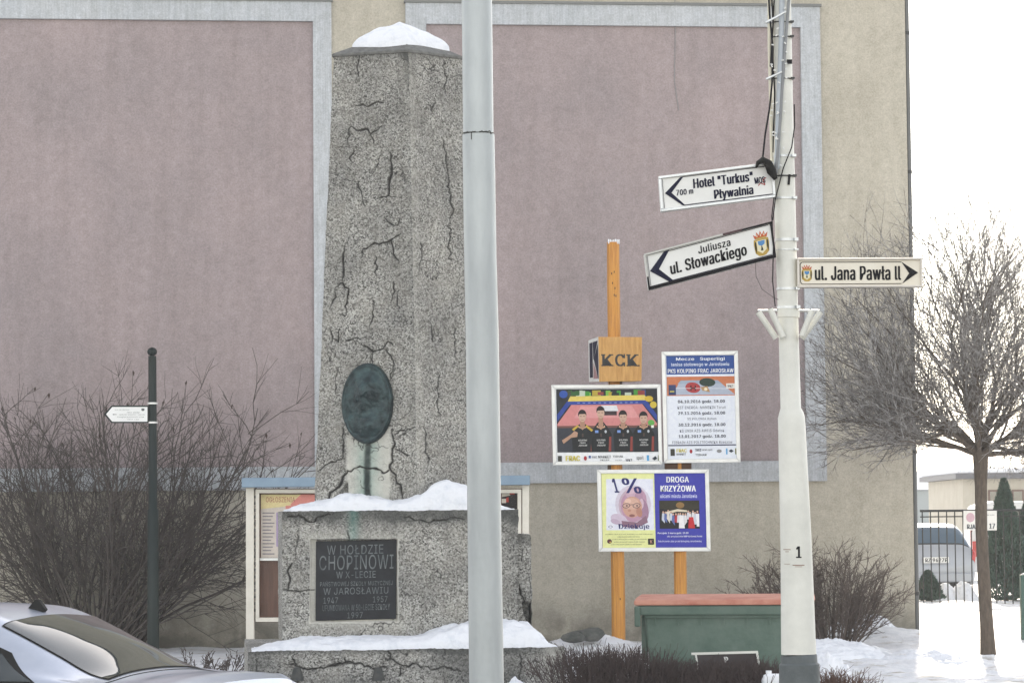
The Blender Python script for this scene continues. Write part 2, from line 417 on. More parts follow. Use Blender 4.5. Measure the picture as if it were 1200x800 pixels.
q = np.stack([idx[:-1, :-1], idx[:-1, 1:], idx[1:, 1:], idx[1:, :-1]], -1).reshape(-1, 4)
def snowground():
    m = mat('trodden_snow', (.82, .84, .88), .6, spec=.3); t = m.node_tree; n = t.nodes; l = t.links; b = n['Principled BSDF']
    tc = n.new('ShaderNodeTexCoord')
    def N(s, d_=5):
        x = n.new('ShaderNodeTexNoise'); x.inputs['Scale'].default_value = s; x.inputs['Detail'].default_value = d_; x.inputs['Roughness'].default_value = .65; l.new(tc.outputs['Object'], x.inputs['Vector']); return x.outputs[0]
    def R(s, a, bb, ca, cb):
        r = n.new('ShaderNodeValToRGB'); r.color_ramp.elements[0].position = a; r.color_ramp.elements[1].position = bb
        r.color_ramp.elements[0].color = (*ca, 1); r.color_ramp.elements[1].color = (*cb, 1); l.new(s, r.inputs[0]); return r.outputs[0]
    dirt = R(N(2.6, 8), .54, .66, (0, 0, 0), (1, 1, 1))
    base = R(N(5), .35, .65, (.68, .70, .73), (.84, .845, .86))
    x = n.new('ShaderNodeMix'); x.data_type = 'RGBA'; l.new(dirt, x.inputs[0]); l.new(base, x.inputs[6]); x.inputs[7].default_value = (.40, .36, .30, 1)
    l.new(x.outputs[2], b.inputs['Base Color'])
    bp = n.new('ShaderNodeBump'); bp.inputs['Strength'].default_value = .8; bp.inputs['Distance'].default_value = .05; l.new(N(9, 6), bp.inputs['Height']); l.new(bp.outputs[0], b.inputs['Normal'])
    return m
g = np_mesh('snow_ground', np.stack([GX, GY, GZ], -1).reshape(-1, 3), q, snowground()); tag(g, kind='structure')
m = M(); m.box((-200, -50, -.35), (200, 20.7, -.25)); tag(obj('road', m, ASPH), kind='structure')
m = M()
for i in range(60): m.box((-30 + i, 20.71, -.34), (-30 + i + .985, 20.89, -.11))
kb_ = tag(obj('kerb', M().add([(-30, 20.72, -.34), (30, 20.72, -.34), (30, 20.88, -.34), (-30, 20.88, -.34)], [(0, 1, 2, 3)]), STONE), kind='structure'); pieces('kerb_stone', m, STONE, kb_)
m = M(); m.box((-60, 20.9, -.3), (60, 21.25, -.12)); tag(obj('pavement_edge', m, ASPH), kind='structure')

# ---------------------------------------------------------------- the building
YAW = math.radians(6.0)
CR = PG(1073, 747, 0.0)                                      # foot of the right-hand corner
WU = np.array([math.cos(YAW), math.sin(YAW), 0.0]); WN = np.array([math.sin(YAW), -math.cos(YAW), 0.0])   # along the wall, outwards
def WX(s, z, d_=0.0): return np.array([CR[0], CR[1], 0]) + WU * s + WN * d_ + np.array([0, 0, z])
def wpx(px, py, d_=0.0):
    p = PP(px, py, CR + WN * d_, WN); return float(np.dot(p - CR, WU)), float(p[2])
bl = thing('building', 'large cream rendered building with mauve wall panels in pale blue-grey frames', 'building', CR)
S0 = -26.0; HT = 15.2; DEP = 13
m = M(); m.add([WX(S0, -.4), WX(0, -.4), WX(0, -.4, -DEP), WX(S0, -.4, -DEP), WX(S0, HT), WX(0, HT), WX(0, HT, -DEP), WX(S0, HT, -DEP)],
      [(0, 3, 2, 1), (4, 5, 6, 7), (0, 1, 5, 4), (1, 2, 6, 5), (2, 3, 7, 6), (3, 0, 4, 7)])
obj('wall', m, CREAM, bl)
m = M(); a0, b0 = WX(S0 - .2, HT, .2), WX(.15, HT, .2); m.add([WX(S0 - .3, HT + .003, .3), WX(.2, HT + .003, .3), WX(.2, HT + .003, -DEP - .3), WX(S0 - .3, HT + .003, -DEP - .3), WX(S0 - .3, HT + .3, .3), WX(.2, HT + .3, .3), WX(.2, HT + .3, -DEP - .3), WX(S0 - .3, HT + .3, -DEP - .3)],
      [(0, 3, 2, 1), (4, 5, 6, 7), (0, 1, 5, 4), (1, 2, 6, 5), (2, 3, 7, 6), (3, 0, 4, 7)])
obj('roof', m, mat('roof_sheet', (.12, .12, .13), .6), bl)
def wbox(m, s0, z0, s1, z1, d0, d1, mi=0):
    m.box((s0, z0, d0), (s1, z1, d1), lambda a, b, c: WX(a, b, c), mi)
def panel(sL, sR, zB, zT, wl, wr, wt, wb):
    m = M(); wbox(m, sL, zB, sR, zT, -.05, .012); obj('panel', m, MAUVE, bl)
    m = M(); D = .07
    wbox(m, sL - wl, zT, sR + wr, zT + wt, -.05, D); wbox(m, sL - wl, zB - wb, sR + wr, zB, -.05, D)
    wbox(m, sL - wl, zB, sL, zT, -.05, D - .002); wbox(m, sR, zB, sR + wr, zT, -.05, D - .002)
    f = obj('panel_frame', m, TRIM, bl)
    m = M(); wbox(m, sL - wl - .02, zT + wt, sR + wr + .02, zT + wt + .035, -.05, D + .03); obj('flashing', m, mat('dull_zinc', (.16, .165, .16), .6), f)
sR, zT = wpx(366.5, 26); _, zB = wpx(300, 547)
sO, zO = wpx(388, 3)
panel(S0 + 1.5, sR, zB, zT, .3, sO - sR, zO - zT, wpx(300, 547)[1] - wpx(300, 574)[1])
sL, zT2 = wpx(499, 29); sLo, _ = wpx(475, 29); sR2, _ = wpx(939, 32); sR2o, _ = wpx(964, 300); sR2b = (wpx(938, 32)[0] + wpx(943, 500)[0]) / 2
_, zB2 = wpx(740, 541); _, zBo = wpx(740, 565); _, zTo = wpx(700, 6.5)
panel(sL, sR2b, zB2, zT2, sL - sLo, sR2o - sR2b, zTo - zT2, zB2 - zBo)
m = M(); m.tube([WX(.036, z, -.045) for z in (-.1, 2, 5, 8, 11, 14, HT)], .034, 12)
dp = obj('downpipe', m, mat('dark_grey_pipe', (.10, .105, .105), .5), bl, smooth=True)
m = M()
for z in (.6, 2.6, 4.6, 6.6, 8.6): m.tube([WX(.036, z, -.045), WX(.036, z + .05, -.045)], .042, 12)
pieces('pipe_clip', m, IRON, dp)
# thin hairline cable hanging down the right mauve panel
m = M(); m.tube([WX(*wpx(790, -40), .02), WX(*wpx(791, 40), .02), WX(*wpx(790, 95), .02), WX(*wpx(795, 130), .02)], .006, 5)
obj('cable', m, mat('grey_cable', (.25, .24, .24), .6), bl)

# ---------------------------------------------------------------- monument
mon = thing('stone_monument', 'tall weathered cracked stone obelisk on a stepped pedestal with bronze oval and black plaque', 'monument', (P(478, 700, 24.3)[0], 24.3, 0))
def seg_dist(Pn, lines, wscale):
    """distance of points to jagged polylines, given as arrays of 3-D points with half-widths"""
    best = np.full(len(Pn), 9.0)
    for L, W in lines:
        for i in range(len(L) - 1):
            a, b = L[i], L[i + 1]; ab = b - a; t = np.clip(((Pn - a) @ ab) / (ab @ ab + 1e-12), 0, 1)
            d_ = np.linalg.norm(Pn - (a + t[:, None] * ab), axis=1); w_ = W[i] + (W[i + 1] - W[i]) * t
            best = np.minimum(best, d_ / w_)
    return best
def jag(pxs, O, N, rng, wpx_=1.2):
    pts = []
    for (a, b) in zip(pxs[:-1], pxs[1:]):
        L = math.hypot(b[0] - a[0], b[1] - a[1]); n = max(1, int(L / 3.6))
        for k in range(n): pts.append((a[0] + (b[0] - a[0]) * k / n + rng.normal() * (1.15 if k else 0), a[1] + (b[1] - a[1]) * k / n + rng.normal() * (1.0 if k else 0)))
    pts.append(pxs[-1]); L = np.array(pts, float); n = len(L)
    wpx_ = max(.95, wpx_) if wpx_ > .55 else .8
    W = np.array([wpx_ * .43 * (.45 + .55 * math.sin(math.pi * min(1, max(0, (i + .5) / n)))) * rng.uniform(.5, 1.5) for i in range(n)])
    return L, W
def face(A, B, Cc, D, step, cracks, wd=1.2, seed=1, extra=None, name='f', rough=.006, nrm=None):
    """quad A(bottom left) B(bottom right) C(top right) D(top left) as a dense rough sheet with carved cracks"""
    A, B, Cc, D = [np.array(p, float) for p in (A, B, Cc, D)]
    nu = max(2, int(np.linalg.norm(B - A) / step)); nv = max(2, int(np.linalg.norm(D - A) / step))
    u = np.linspace(0, 1, nu + 1); v = np.linspace(0, 1, nv + 1); U, V = np.meshgrid(u, v)
    Pn = ((1 - U) * (1 - V))[..., None] * A + (U * (1 - V))[..., None] * B + (U * V)[..., None] * Cc + ((1 - U) * V)[..., None] * D
    Pn = Pn.reshape(-1, 3); N = np.cross(B - A, D - A); N /= np.linalg.norm(N)
    if N[1] > 0 and nrm is None: N = -N
    rng = np.random.default_rng(seed)
    lines = [jag(c[0], A, N, rng, c[1]) for c in cracks]
    cr = seg_dist(PJ(Pn), lines, 1) if lines else np.full(len(Pn), 9.0)
    crack = np.clip(1.9 - cr, 0, 1)
    if step < .02:      # hairline crazing: jagged contour lines of a noise field, broken up by a second one
        w3 = Pn + .05 * np.stack([fbm(Pn * 7, 3, 61), fbm(Pn * 7, 3, 62), fbm(Pn * 7, 3, 63)], -1)
        for sc_, sd, gate in ((2.6, 71, .02), (4.5, 75, .12)):
            f_ = np.abs(fbm(w3 * sc_, 5, sd)); on = np.clip((fbm(Pn * 1.7, 3, sd + 1) - gate) * 5, 0, 1)
            crack = np.maximum(crack, np.clip(1.5 - f_ / (.0075 * sc_ / 2.6), 0, 1) * on * .95)
    # every point moves by a field of its position, so neighbouring faces stay closed
    off = np.stack([fbm(Pn * 9, 3, 21), fbm(Pn * 9, 3, 31), fbm(Pn * 9, 3, 41)], -1) * rough * 1.5 + np.stack([vnoise(Pn * 55, 4), vnoise(Pn * 55, 6), vnoise(Pn * 55, 8)], -1) * rough * .45
    Q = Pn + off - N * (np.clip(1.8 - cr, 0, 1.2) * .010 + crack * .004)[:, None]
    at = {'crack': crack, 'pale': np.zeros(len(Pn)), 'green': np.zeros(len(Pn)), 'drip': np.zeros(len(Pn)), 'dirt': np.clip(.28 * np.clip(3.2 - cr, 0, 1), 0, 1)}
    px = PJ(Pn)
    if extra: Q, at = extra(Pn, px, Q, at, N, cr)
    i = np.arange((nu + 1) * (nv + 1)).reshape(nv + 1, nu + 1)
    q = np.stack([i[:-1, :-1], i[:-1, 1:], i[1:, 1:], i[1:, :-1]], -1).reshape(-1, 4)
    return Q, q, at
def join_faces(name, fs, parent):
    V = []; Q = []; A = {}; o = 0
    for v, q, at in fs:
        V.append(v); Q.append(q + o); o += len(v)
        for k, a in at.items(): A.setdefault(k, []).append(a)
    return np_mesh(name, np.concatenate(V), np.concatenate(Q), CON, parent, True, {k: np.concatenate(a) for k, a in A.items()})
def vstreak(Pn, s, fx=7.0):
    return fbm(np.stack([Pn[:, 0] * fx, Pn[:, 1] * fx, Pn[:, 2] * .7], -1), 4, s)

zt = P(479, 60, 24.05)[2]; zb = 1.62
def vx(pt, Yt, pb, Yb):
    t = P(pt, 60, Yt); b = P(pb, 590, Yb); t[2] = zt; b[2] = zb; return b, t
Cb, Ct = vx(479, 24.05, 490, 23.95); Lb, Lt = vx(391, 24.25, 367, 24.25); Rb, Rt = vx(541, 24.45, 580, 24.5)
BLb, BLt = Lb + (.06, .75, 0), Lt + (.05, .6, 0); BRb, BRt = Rb + (-.12, .5, 0), Rt + (-.1, .4, 0)
cL = [([(421, 65), (420, 90)], .5), ([(416, 124), (425, 122), (432, 125), (441, 120), (450, 121)], 1.0), ([(410, 148), (420, 153), (428, 151), (434, 157), (443, 152), (452, 147)], 1.3), ([(434, 157), (437, 168)], .9),
      ([(457, 180), (459, 196), (456, 212), (455, 228)], 1.8), ([(440, 233), (448, 230), (455, 228), (463, 231)], 1.1), ([(420, 212), (423, 228), (427, 242)], .9), ([(450, 255), (458, 262), (466, 263), (468, 256)], .9),
      ([(426, 292), (436, 287), (448, 285), (458, 281), (470, 274)], 1.6), ([(426, 292), (423, 303)], .9), ([(458, 281), (461, 298), (467, 309)], 1.3), ([(404, 285), (402, 305), (401, 330)], 1.6),
      ([(392, 338), (401, 332), (409, 338), (407, 352), (404, 371)], 1.4), ([(392, 338), (390, 352), (386, 362)], 1.0), ([(404, 371), (397, 368)], .8), ([(461, 330), (460, 345), (459, 352)], .8), ([(437, 352), (438, 370), (433, 385)], .9),
      ([(398, 385), (396, 400), (390, 396)], 1.1), ([(386, 384), (388, 402)], 1.0), ([(405, 400), (414, 396), (424, 398)], .9), ([(423, 402), (432, 408), (437, 412), (449, 408), (454, 400), (460, 404)], 1.2), ([(437, 412), (437, 425)], 1.2), ([(449, 408), (458, 416), (460, 430), (457, 445)], 1.1),
      ([(395, 430), (394, 445), (393, 460)], .9), ([(402, 500), (403, 525), (400, 538), (388, 541), (372, 552)], .8), ([(401, 500), (403, 530)], 1.2), ([(407, 551), (418, 548), (430, 549), (440, 549), (448, 554), (456, 551)], 2.0), ([(458, 505), (461, 515), (459, 535), (457, 548), (463, 560), (470, 572), (471, 584)], 2.0),
      ([(461, 509), (472, 504), (486, 500)], 1.1), ([(463, 526), (472, 531), (480, 534)], 1.0), ([(407, 551), (400, 565), (390, 575), (383, 585)], 2.2), ([(441, 322), (440, 300)], .6), ([(412, 190), (414, 175), (418, 172)], .6), ([(467, 340), (466, 365)], .6), ([(410, 148), (409, 170)], .7), ([(447, 175), (444, 190), (436, 205)], .5)]
cR = [([(520, 70), (523, 90), (522, 110)], .6), ([(517, 160), (523, 180), (524, 205)], .8), ([(525, 205), (527, 225), (531, 245), (528, 262)], 1.2), ([(497, 500), (500, 520), (502, 545)], 1.1), ([(493, 285), (495, 300), (492, 315)], .8), ([(528, 262), (526, 285), (530, 305)], .6), ([(510, 120), (506, 130), (500, 122)], .5), ([(531, 380), (535, 420)], .6), ([(505, 380), (507, 400)], .6), ([(515, 440), (512, 470), (516, 490)], .6)]
def exL(Pn, px, Q, at, N, cr):
    x, y = px[:, 0], px[:, 1]
    n1 = fbm(Pn * 14, 3, 2); n2 = fbm(Pn * 5, 3, 3)
    # washed pale patch with copper run-off below the bronze oval, edged by lost render
    ins = np.minimum(np.minimum(x - (405 + n1 * 3), (459 + n1 * 3) - x), np.minimum(y - 500, 592 - y))
    pale = np.clip(ins / 3, 0, 1) * (.72 + .35 * n2 + .3 * fbm(Pn * 30, 3, 12))
    cut = np.clip((y - 553) / 3, 0, 1) * np.clip(((407 + (y - 553) * .0 + 3 * n1) - x) / 3, 0, 1)
    at['pale'] = np.clip(pale, 0, 1)
    gx = x - (431 + 1.5 * fbm(Pn * 6, 2, 7)); g = np.exp(-(gx / 13) ** 2) * np.clip((y - 512) / 8, 0, 1) * (.55 + .35 * n1)
    at['green'] = np.clip(g * .8, 0, 1)
    at['drip'] = np.clip(np.exp(-(gx / 4.2) ** 4) * np.clip((y - 508) / 6, 0, 1) * (.95 + .2 * n1), 0, 1)
    # broken out wedge at the foot
    w_ = np.clip((y - (592 - (x - 383) * 1.15 + 4 * n1)) / 3, 0, 1) * np.clip((408 - x) / 2, 0, 1) * np.clip((x - 383) / 2, 0, 1)
    w2 = np.clip(((x - 458) - 0) / 2, 0, 1) * np.clip((466 + n1 * 3 - x) / 2, 0, 1) * np.clip((y - 548) / 4, 0, 1) * np.clip((566 - y) / 3, 0, 1)
    Q = Q - N * ((w_ * .05 + w2 * .02)[:, None]); at['pale'] = at['pale'] * (1 - w_)
    top = np.clip((150 + 60 * n2 - y) / 90, 0, 1) * np.clip(vstreak(Pn, 5) * 1.6 + .25, 0, 1) + np.clip((72 - y) / 6, 0, 1) * .5
    at['dirt'] = np.clip(at['dirt'] + .8 * top + np.clip(vstreak(Pn, 8, 4) - .25, 0, 1) * .8 + w_ * .35, 0, .9)
    return Q, at
def exR(Pn, px, Q, at, N, cr):
    x, y = px[:, 0], px[:, 1]
    top = np.clip((160 + 60 * fbm(Pn * 5, 3, 3) - y) / 90, 0, 1) * np.clip(vstreak(Pn, 15) * 1.6 + .2, 0, 1) + np.clip((72 - y) / 6, 0, 1) * .5
    at['dirt'] = np.clip(at['dirt'] + .8 * top + np.clip(vstreak(Pn, 18, 4) - .3, 0, 1) * .7, 0, .9)
    at['pale'] = np.clip(1 - (x - (479 + (y - 60) * .0208)) / 14, 0, 1) * .22 * (1 + fbm(Pn * 6, 3, 9))
    return Q, at
ob = join_faces('obelisk_shaft', [face(Lb, Cb, Ct, Lt, .0052, cL, seed=3, extra=exL), face(Cb, Rb, Rt, Ct, .0062, cR, seed=4, extra=exR),
    face(BLb, Lb, Lt, BLt, .05, [], nrm=1), face(Rb, BRb, BRt, Rt, .05, [], nrm=1), face(BRb, BLb, BLt, BRt, .06, [], nrm=1), face(Lt, Ct, Rt, BRt, .1, [], nrm=1)], mon)
# capstone: low stone roof with slightly projecting eaves
cen = (Lt + Ct + Rt + BLt + BRt) / 5
ring = [Lt, Ct, Rt, BRt, BLt]; out = [cen + (p - cen) * 1.03 for p in ring]
apex = np.array([P(472, 30, 24.5)[0], 24.5, zt + .235])
m = M(); lo = [p + (0, 0, -.012) for p in out]; hi = [p + (0, 0, .012) for p in out]
mids = [(cen + (p - cen) * .5) * (1, 1, 0) + np.array([0, 0, zt + .135]) for p in ring]
m.add(lo + hi + mids + [apex], [tuple(range(5))[::-1]] + [(i, (i + 1) % 5, (i + 1) % 5 + 5, i + 5) for i in range(5)] + [(5 + i, 5 + (i + 1) % 5, 10 + (i + 1) % 5, 10 + i) for i in range(5)] + [(10 + i, 10 + (i + 1) % 5, 15) for i in range(5)])
cap = obj('capstone', m, mat('dark_wet_stone', (.09, .09, .085), .85, (.17, .17, .16), 20, bump=.6, bscale=30), mon, bevel=.006)
# bronze oval with raised rim and a soft relief
fN = np.cross(Cb - Lb, Lt - Lb); fN /= np.linalg.norm(fN); fN = -fN if fN[1] > 0 else fN
ovc = PP(431, 472.5, Lb, fN); ovu = (Cb - Lb) / np.linalg.norm(Cb - Lb); ovv = np.cross(fN, ovu); ovv = ovv if ovv[2] > 0 else -ovv
wR = np.linalg.norm(PP(461, 472, Lb, fN) - PP(401, 472, Lb, fN)) / 2; hR = np.linalg.norm(PP(431, 425, Lb, fN) - PP(431, 520, Lb, fN)) / 2
V = []; nr, na = 44, 96
for i in range(nr + 1):
    for k in range(na):
        r = i / nr; a = 2 * math.pi * k / na; x = r * math.cos(a); y = r * math.sin(a)
        V.append((x, y, r))
V = np.array(V); x, y, r = V.T
prof = .022 * (1 - r ** 2) + .026
rim = np.exp(-((r - .93) / .045) ** 2) * .014
# low relief: hair mass above, face turned left, shoulders below
rel = .020 * np.exp(-((x - .12) / .42) ** 2 - ((y - .42) / .26) ** 2) + .016 * np.exp(-((x + .12) / .24) ** 2 - ((y - .12) / .34) ** 2) + .018 * np.exp(-((x - .1) / .5) ** 2 - ((y + .55) / .22) ** 2) + .010 * np.exp(-((x + .34) / .07) ** 2 - ((y - .10) / .08) ** 2)
rel = rel + .006 * fbm(np.stack([x * 5, y * 8, x * 0], -1), 4, 3)
dep = prof + rim + 2.0 * rel * (r < .88); dep = np.where(r > .985, .0, dep)
Vw = ovc + np.outer(x * wR, ovu) + np.outer(y * hR, ovv) + np.outer(dep, fN)
i = np.arange((nr + 1) * na).reshape(nr + 1, na); i2 = np.roll(i, -1, 1)
np_mesh('oval_medallion', Vw, np.stack([i[:-1], i[1:], i2[1:], i2[:-1]], -1).reshape(-1, 4), BRONZE, mon)

# pedestal and slab, turned a little so that their right ends lie farther back
PY = math.radians(6); PU = np.array([math.cos(PY), math.sin(PY), 0]); PN = np.array([math.sin(PY), -math.cos(PY), 0])
pO = P(470, 700, 23.72); sOo = P(470, 780, 23.2)
def onp(px, py): return PP(px, py, pO, PN)
def ons(px, py): return PP(px, py, sOo, PN)
pz1 = onp(470, 598)[2]; pz0 = .55
A, B = onp(331, 700), onp(608, 700); A2 = A.copy(); B2 = B.copy(); A[2] = B[2] = pz0; A2[2] = B2[2] = pz1
cP = [([(336, 606), (350, 603), (362, 612), (380, 604), (392, 601)], 1.4), ([(338, 690), (340, 676), (337, 668), (342, 660)], 1.6), ([(331, 690), (345, 692), (370, 690)], .7), ([(408, 622), (409, 634)], 1.0), ([(470, 605), (500, 612), (530, 606), (545, 609)], .9), ([(349, 620), (346, 650)], .7)]
def exP(Pn, px, Q, at, N, cr):
    x, y = px[:, 0], px[:, 1]; n1 = fbm(Pn * 12, 3, 2)
    ins = np.minimum(np.minimum(x - 363.5, 466.5 - x), np.minimum(y - 631.5, 728.5 - y))
    rec = np.clip(ins / 1.0, 0, 1); Q = Q - N * (rec * .05)[:, None]
    band = (ins > -1) & (ins < 9) & ((x < 371) | (y > 724) | (x > 463))
    around = np.exp(-(np.maximum(0, -ins) / (9 + 3 * n1)) ** 2) * ((y > 727) | (y < 633)) * .55
    at['pale'] = np.clip(band * .8 + around * .7 * (ins < 0) * (1 + n1 * .6), 0, 1)
    at['green'] = np.clip(np.exp(-((x - 414) / 6) ** 2) * np.clip((640 - y) / 10, 0, 1) * .35, 0, 1)
    top = np.clip((617 + 10 * n1 - y) / 12, 0, 1)
    at['dirt'] = np.clip(at['dirt'] + top * .75 + np.clip(vstreak(Pn, 11, 5) - .15, 0, 1) * .9 * np.clip((700 - y) / 90, 0, 1) + np.clip((x - 545) / 20, 0, 1) * .15, 0, .88)
    return Q, at
Bk = np.array([-PN[0], -PN[1], 0]) * 1.35
ped = join_faces('pedestal', [face(A, B, B2, A2, .0062, cP, seed=6, extra=exP, rough=.007), face(A + Bk, A, A2, A2 + Bk, .05, [], nrm=1), face(B, B + Bk, B2 + Bk, B2, .05, [], nrm=1), face(B + Bk, A + Bk, A2 + Bk, B2 + Bk, .08, [], nrm=1), face(A2, B2, B2 + Bk, A2 + Bk, .06, [], nrm=1)], mon)
# broken lower block at the right-hand end, its top one step down and its foot chipped
rz = onp(615, 626)[2]
A, B = onp(608.3, 700), onp(624, 700); A2, B2 = A.copy(), B.copy(); A[2] = B[2] = pz0; A2[2] = B2[2] = rz
A, B, A2, B2 = [p + PN * -.03 for p in (A, B, A2, B2)]
def exB(Pn, px, Q, at, N, cr):
    x, y = px[:, 0], px[:, 1]; n1 = fbm(Pn * 16, 3, 2)
    ch = np.clip((y - (704 + n1 * 6)) / 3, 0, 1) * np.clip((x - (611 + (y - 704) * .22)) / 2, 0, 1)
    Q = Q - N * (ch * .07)[:, None] - np.outer(ch * .02, PU)
    at['dirt'] = np.clip(at['dirt'] + ch * .7 + np.clip((640 - y) / 8, 0, 1) * .6, 0, .9)
    return Q, at
B3 = np.array([-PN[0], -PN[1], 0]) * 1.2
join_faces('broken_block', [face(A, B, B2, A2, .007, [([(606, 680), (610, 690), (613, 700), (616, 708)], 2.0), ([(613, 640), (611, 660)], .8)], seed=8, extra=exB, rough=.012), face(B, B + B3, B2 + B3, B2, .03, [], nrm=1, rough=.015), face(A2, B2, B2 + B3, A2 + B3, .03, [], nrm=1, rough=.015)], mon)
# wide low slab
sz1 = ons(470, 760.5)[2]; A, B = ons(291, 780), ons(662, 780); A2, B2 = A.copy(), B.copy(); A[2] = B[2] = -.12; A2[2] = B2[2] = sz1
cS = [([(335, 776), (352, 781), (372, 782), (392, 779), (408, 775), (425, 778), (440, 783), (452, 781)], 1.9), ([(408, 776), (404, 771)], 1.2), ([(455, 762), (460, 772), (472, 780), (490, 778), (505, 784)], 1.6), ([(472, 780), (468, 792)], 1.2), ([(505, 784), (520, 780), (540, 786)], 1.3), ([(346, 766), (347, 781)], 1.0), ([(608, 765), (612, 780), (606, 800)], 1.2), ([(640, 775), (650, 785)], 1.1), ([(300, 766), (303, 790), (299, 820)], 1.0)]
def exS(Pn, px, Q, at, N, cr):
    x, y = px[:, 0], px[:, 1]
    at['dirt'] = np.clip(at['dirt'] + .5 * np.clip(fbm(Pn * 3, 3, 5) * 2 + .2, 0, 1) + np.clip((768 - y) / 5, 0, 1) * .5 + np.exp(-((x - 600) / 15) ** 2) * .3, 0, .85)
    at['pale'] = np.exp(-((x - 646) / 9) ** 2) * .35
    return Q, at
Bk2 = np.array([-PN[0], -PN[1], 0]) * 2.4
join_faces('base_slab', [face(A, B, B2, A2, .0068, cS, seed=9, extra=exS, rough=.010), face(A + Bk2, A, A2, A2 + Bk2, .05, [], nrm=1), face(B, B + Bk2, B2 + Bk2, B2, .03, [], nrm=1, rough=.012), face(B + Bk2, A + Bk2, A2 + Bk2, B2 + Bk2, .1, [], nrm=1), face(A2, B2, B2 + Bk2, A2 + Bk2, .06, [], nrm=1)], mon)
# plaque in its recess
pb = onp(370, 727) - PN * .03; ptl = onp(370.5, 634) - PN * .03; ptr = onp(464.5, 632) - PN * .03
PUx = (ptr - ptl) / 94.0; PVx = (pb - ptl) / 93.0
def XP(a, b, d_=0.0): return ptl + PUx * a + PVx * b + PN * d_
m = M(); m.box((0, 0, -.03), (94.5, 93, .0), XP)
pq = obj('plaque', m, mat('black_granite', (.010, .012, .016), .4, (.018, .021, .027), 12, bump=.1, spec=.2), mon, bevel=.004)
PLT = mat('faded_engraving', (.055, .07, .075), .6, (.16, .18, .185), 9)
m = M()
for s, x0, y0, x1, y1, b_ in [('W HOŁDZIE', 13, 5, 79, 16, .0), ('CHOPINOWI', 4, 17, 91, 34, .0), ('W X-LECIE', 24, 36, 70, 44, .0), ('PAŃSTWOWEJ SZKOŁY MUZYCZNEJ', 5, 46.5, 90, 53, 0), ('W JAROSŁAWIU', 9, 55, 85, 63, 0), ('1947', 9, 66, 26, 73, 0), ('1957', 67, 66, 84, 73, 0), ('UFUNDOWANA W 50-LECIE SZKOŁY', 8, 75, 87, 82, 0), ('1997', 37, 84, 55, 91, 0)]:
    text(m, s, XP, x0, y0, x1, y1, .002, bold=b_)
obj('lettering', m, PLT, pq)
for x in (348, 443):
    c = ons(x, 789) + PN * .0; m = M()
    m.tube([c + PN * .045 + (0, 0, .055), c + PN * .045 + (0, 0, .05), c + PN * .05 + (0, 0, 0), c + PN * .05 + (0, 0, -.05)], [.012, .028, .042, .055], 10); m.tube([c - PN * .02 + (0, 0, .02), c + PN * .05 + (0, 0, .02)], .012, 8)
    obj('bell_bracket', m, mat('rusted_iron', (.03, .035, .035), .7, (.06, .06, .055), 20), mon, smooth=True)

# snow lying on the monument
def snowpad(name, label, corner, ux, uy, W, D, prof, z, step=.02, edge=.07, seed=0):
    u = np.arange(0, W + step, step); v = np.arange(0, D + step, step); U, V = np.meshgrid(u, v)
    n = fbm(np.stack([U * 4, V * 4, U * 0 + seed], -1), 4, seed); n2 = fbm(np.stack([U * 14, V * 14, U * 0 + seed], -1), 3, seed + 4)
    e = np.minimum(np.minimum(U, W - U), np.minimum(V, D - V)); e = np.where(e < .01, e, e + .012 * n2 + .006)
    t = np.clip(e / edge, 0, 1); e = np.where(e < .01, e, e - .035 * np.clip(n * 1.2 + .3, 0, 1)); t = np.clip(e / edge, 0, 1); h = np.interp(U, prof[0], prof[1]) * (1 + .26 * n + .13 * n2) * np.sqrt(np.maximum(0, 1 - (1 - t) ** 2)) + .006 * n2
    base = corner + U[..., None] * ux + V[..., None] * uy; base[..., 2] = z + np.where(e < .001, -.03, np.where(e > .004, np.maximum(h, .01) + .004 * (1 + n2), -.02))
    i = np.arange(U.size).reshape(U.shape)
    o = np_mesh(name, base.reshape(-1, 3), np.stack([i[:-1, :-1], i[:-1, 1:], i[1:, 1:], i[1:, :-1]], -1).reshape(-1, 4), SNOW, None, loc=tuple(base.reshape(-1, 3).mean(0) * (1, 1, 0) + np.array([0, 0, z])))
    return tag(o, label, 'snow', kind='stuff')
UP = np.array([0, 0, 1.]); PB = -PN
c0 = onp(334, 700) ; k = 1 / np.linalg.norm(onp(401, 700) - onp(301, 700)) * 100
def sx(px, o=334): return np.linalg.norm(onp(px, 700) - onp(o, 700)) * (1 if px > o else -1)
snowpad('snow_cap', 'thick snow on the pedestal top around the foot of the obelisk', c0 + PB * .016, PU, PB, sx(606), 1.3,
        ([sx(x) for x in (334, 352, 380, 412, 440, 465, 480, 500, 512, 525, 548, 575, 590, 600)], [.02, .05, .08, .14, .12, .08, .10, .15, .20, .22, .20, .13, .04, .02]), pz1 - .004, seed=2, edge=.14)
c1 = ons(293, 780)
def sx2(px): return np.linalg.norm(ons(px, 700) - ons(293, 700))
snowpad('snow_cap', 'snow blanket on the wide lower slab of the monument', c1 + PB * .016, PU, PB, sx2(655), .62,
        ([sx2(x) for x in (293, 320, 350, 400, 470, 495, 520, 560, 600, 625, 645, 655)], [.01, .05, .085, .09, .09, .10, .16, .20, .21, .18, .05, .01]), sz1 - .003, seed=5, edge=.25)
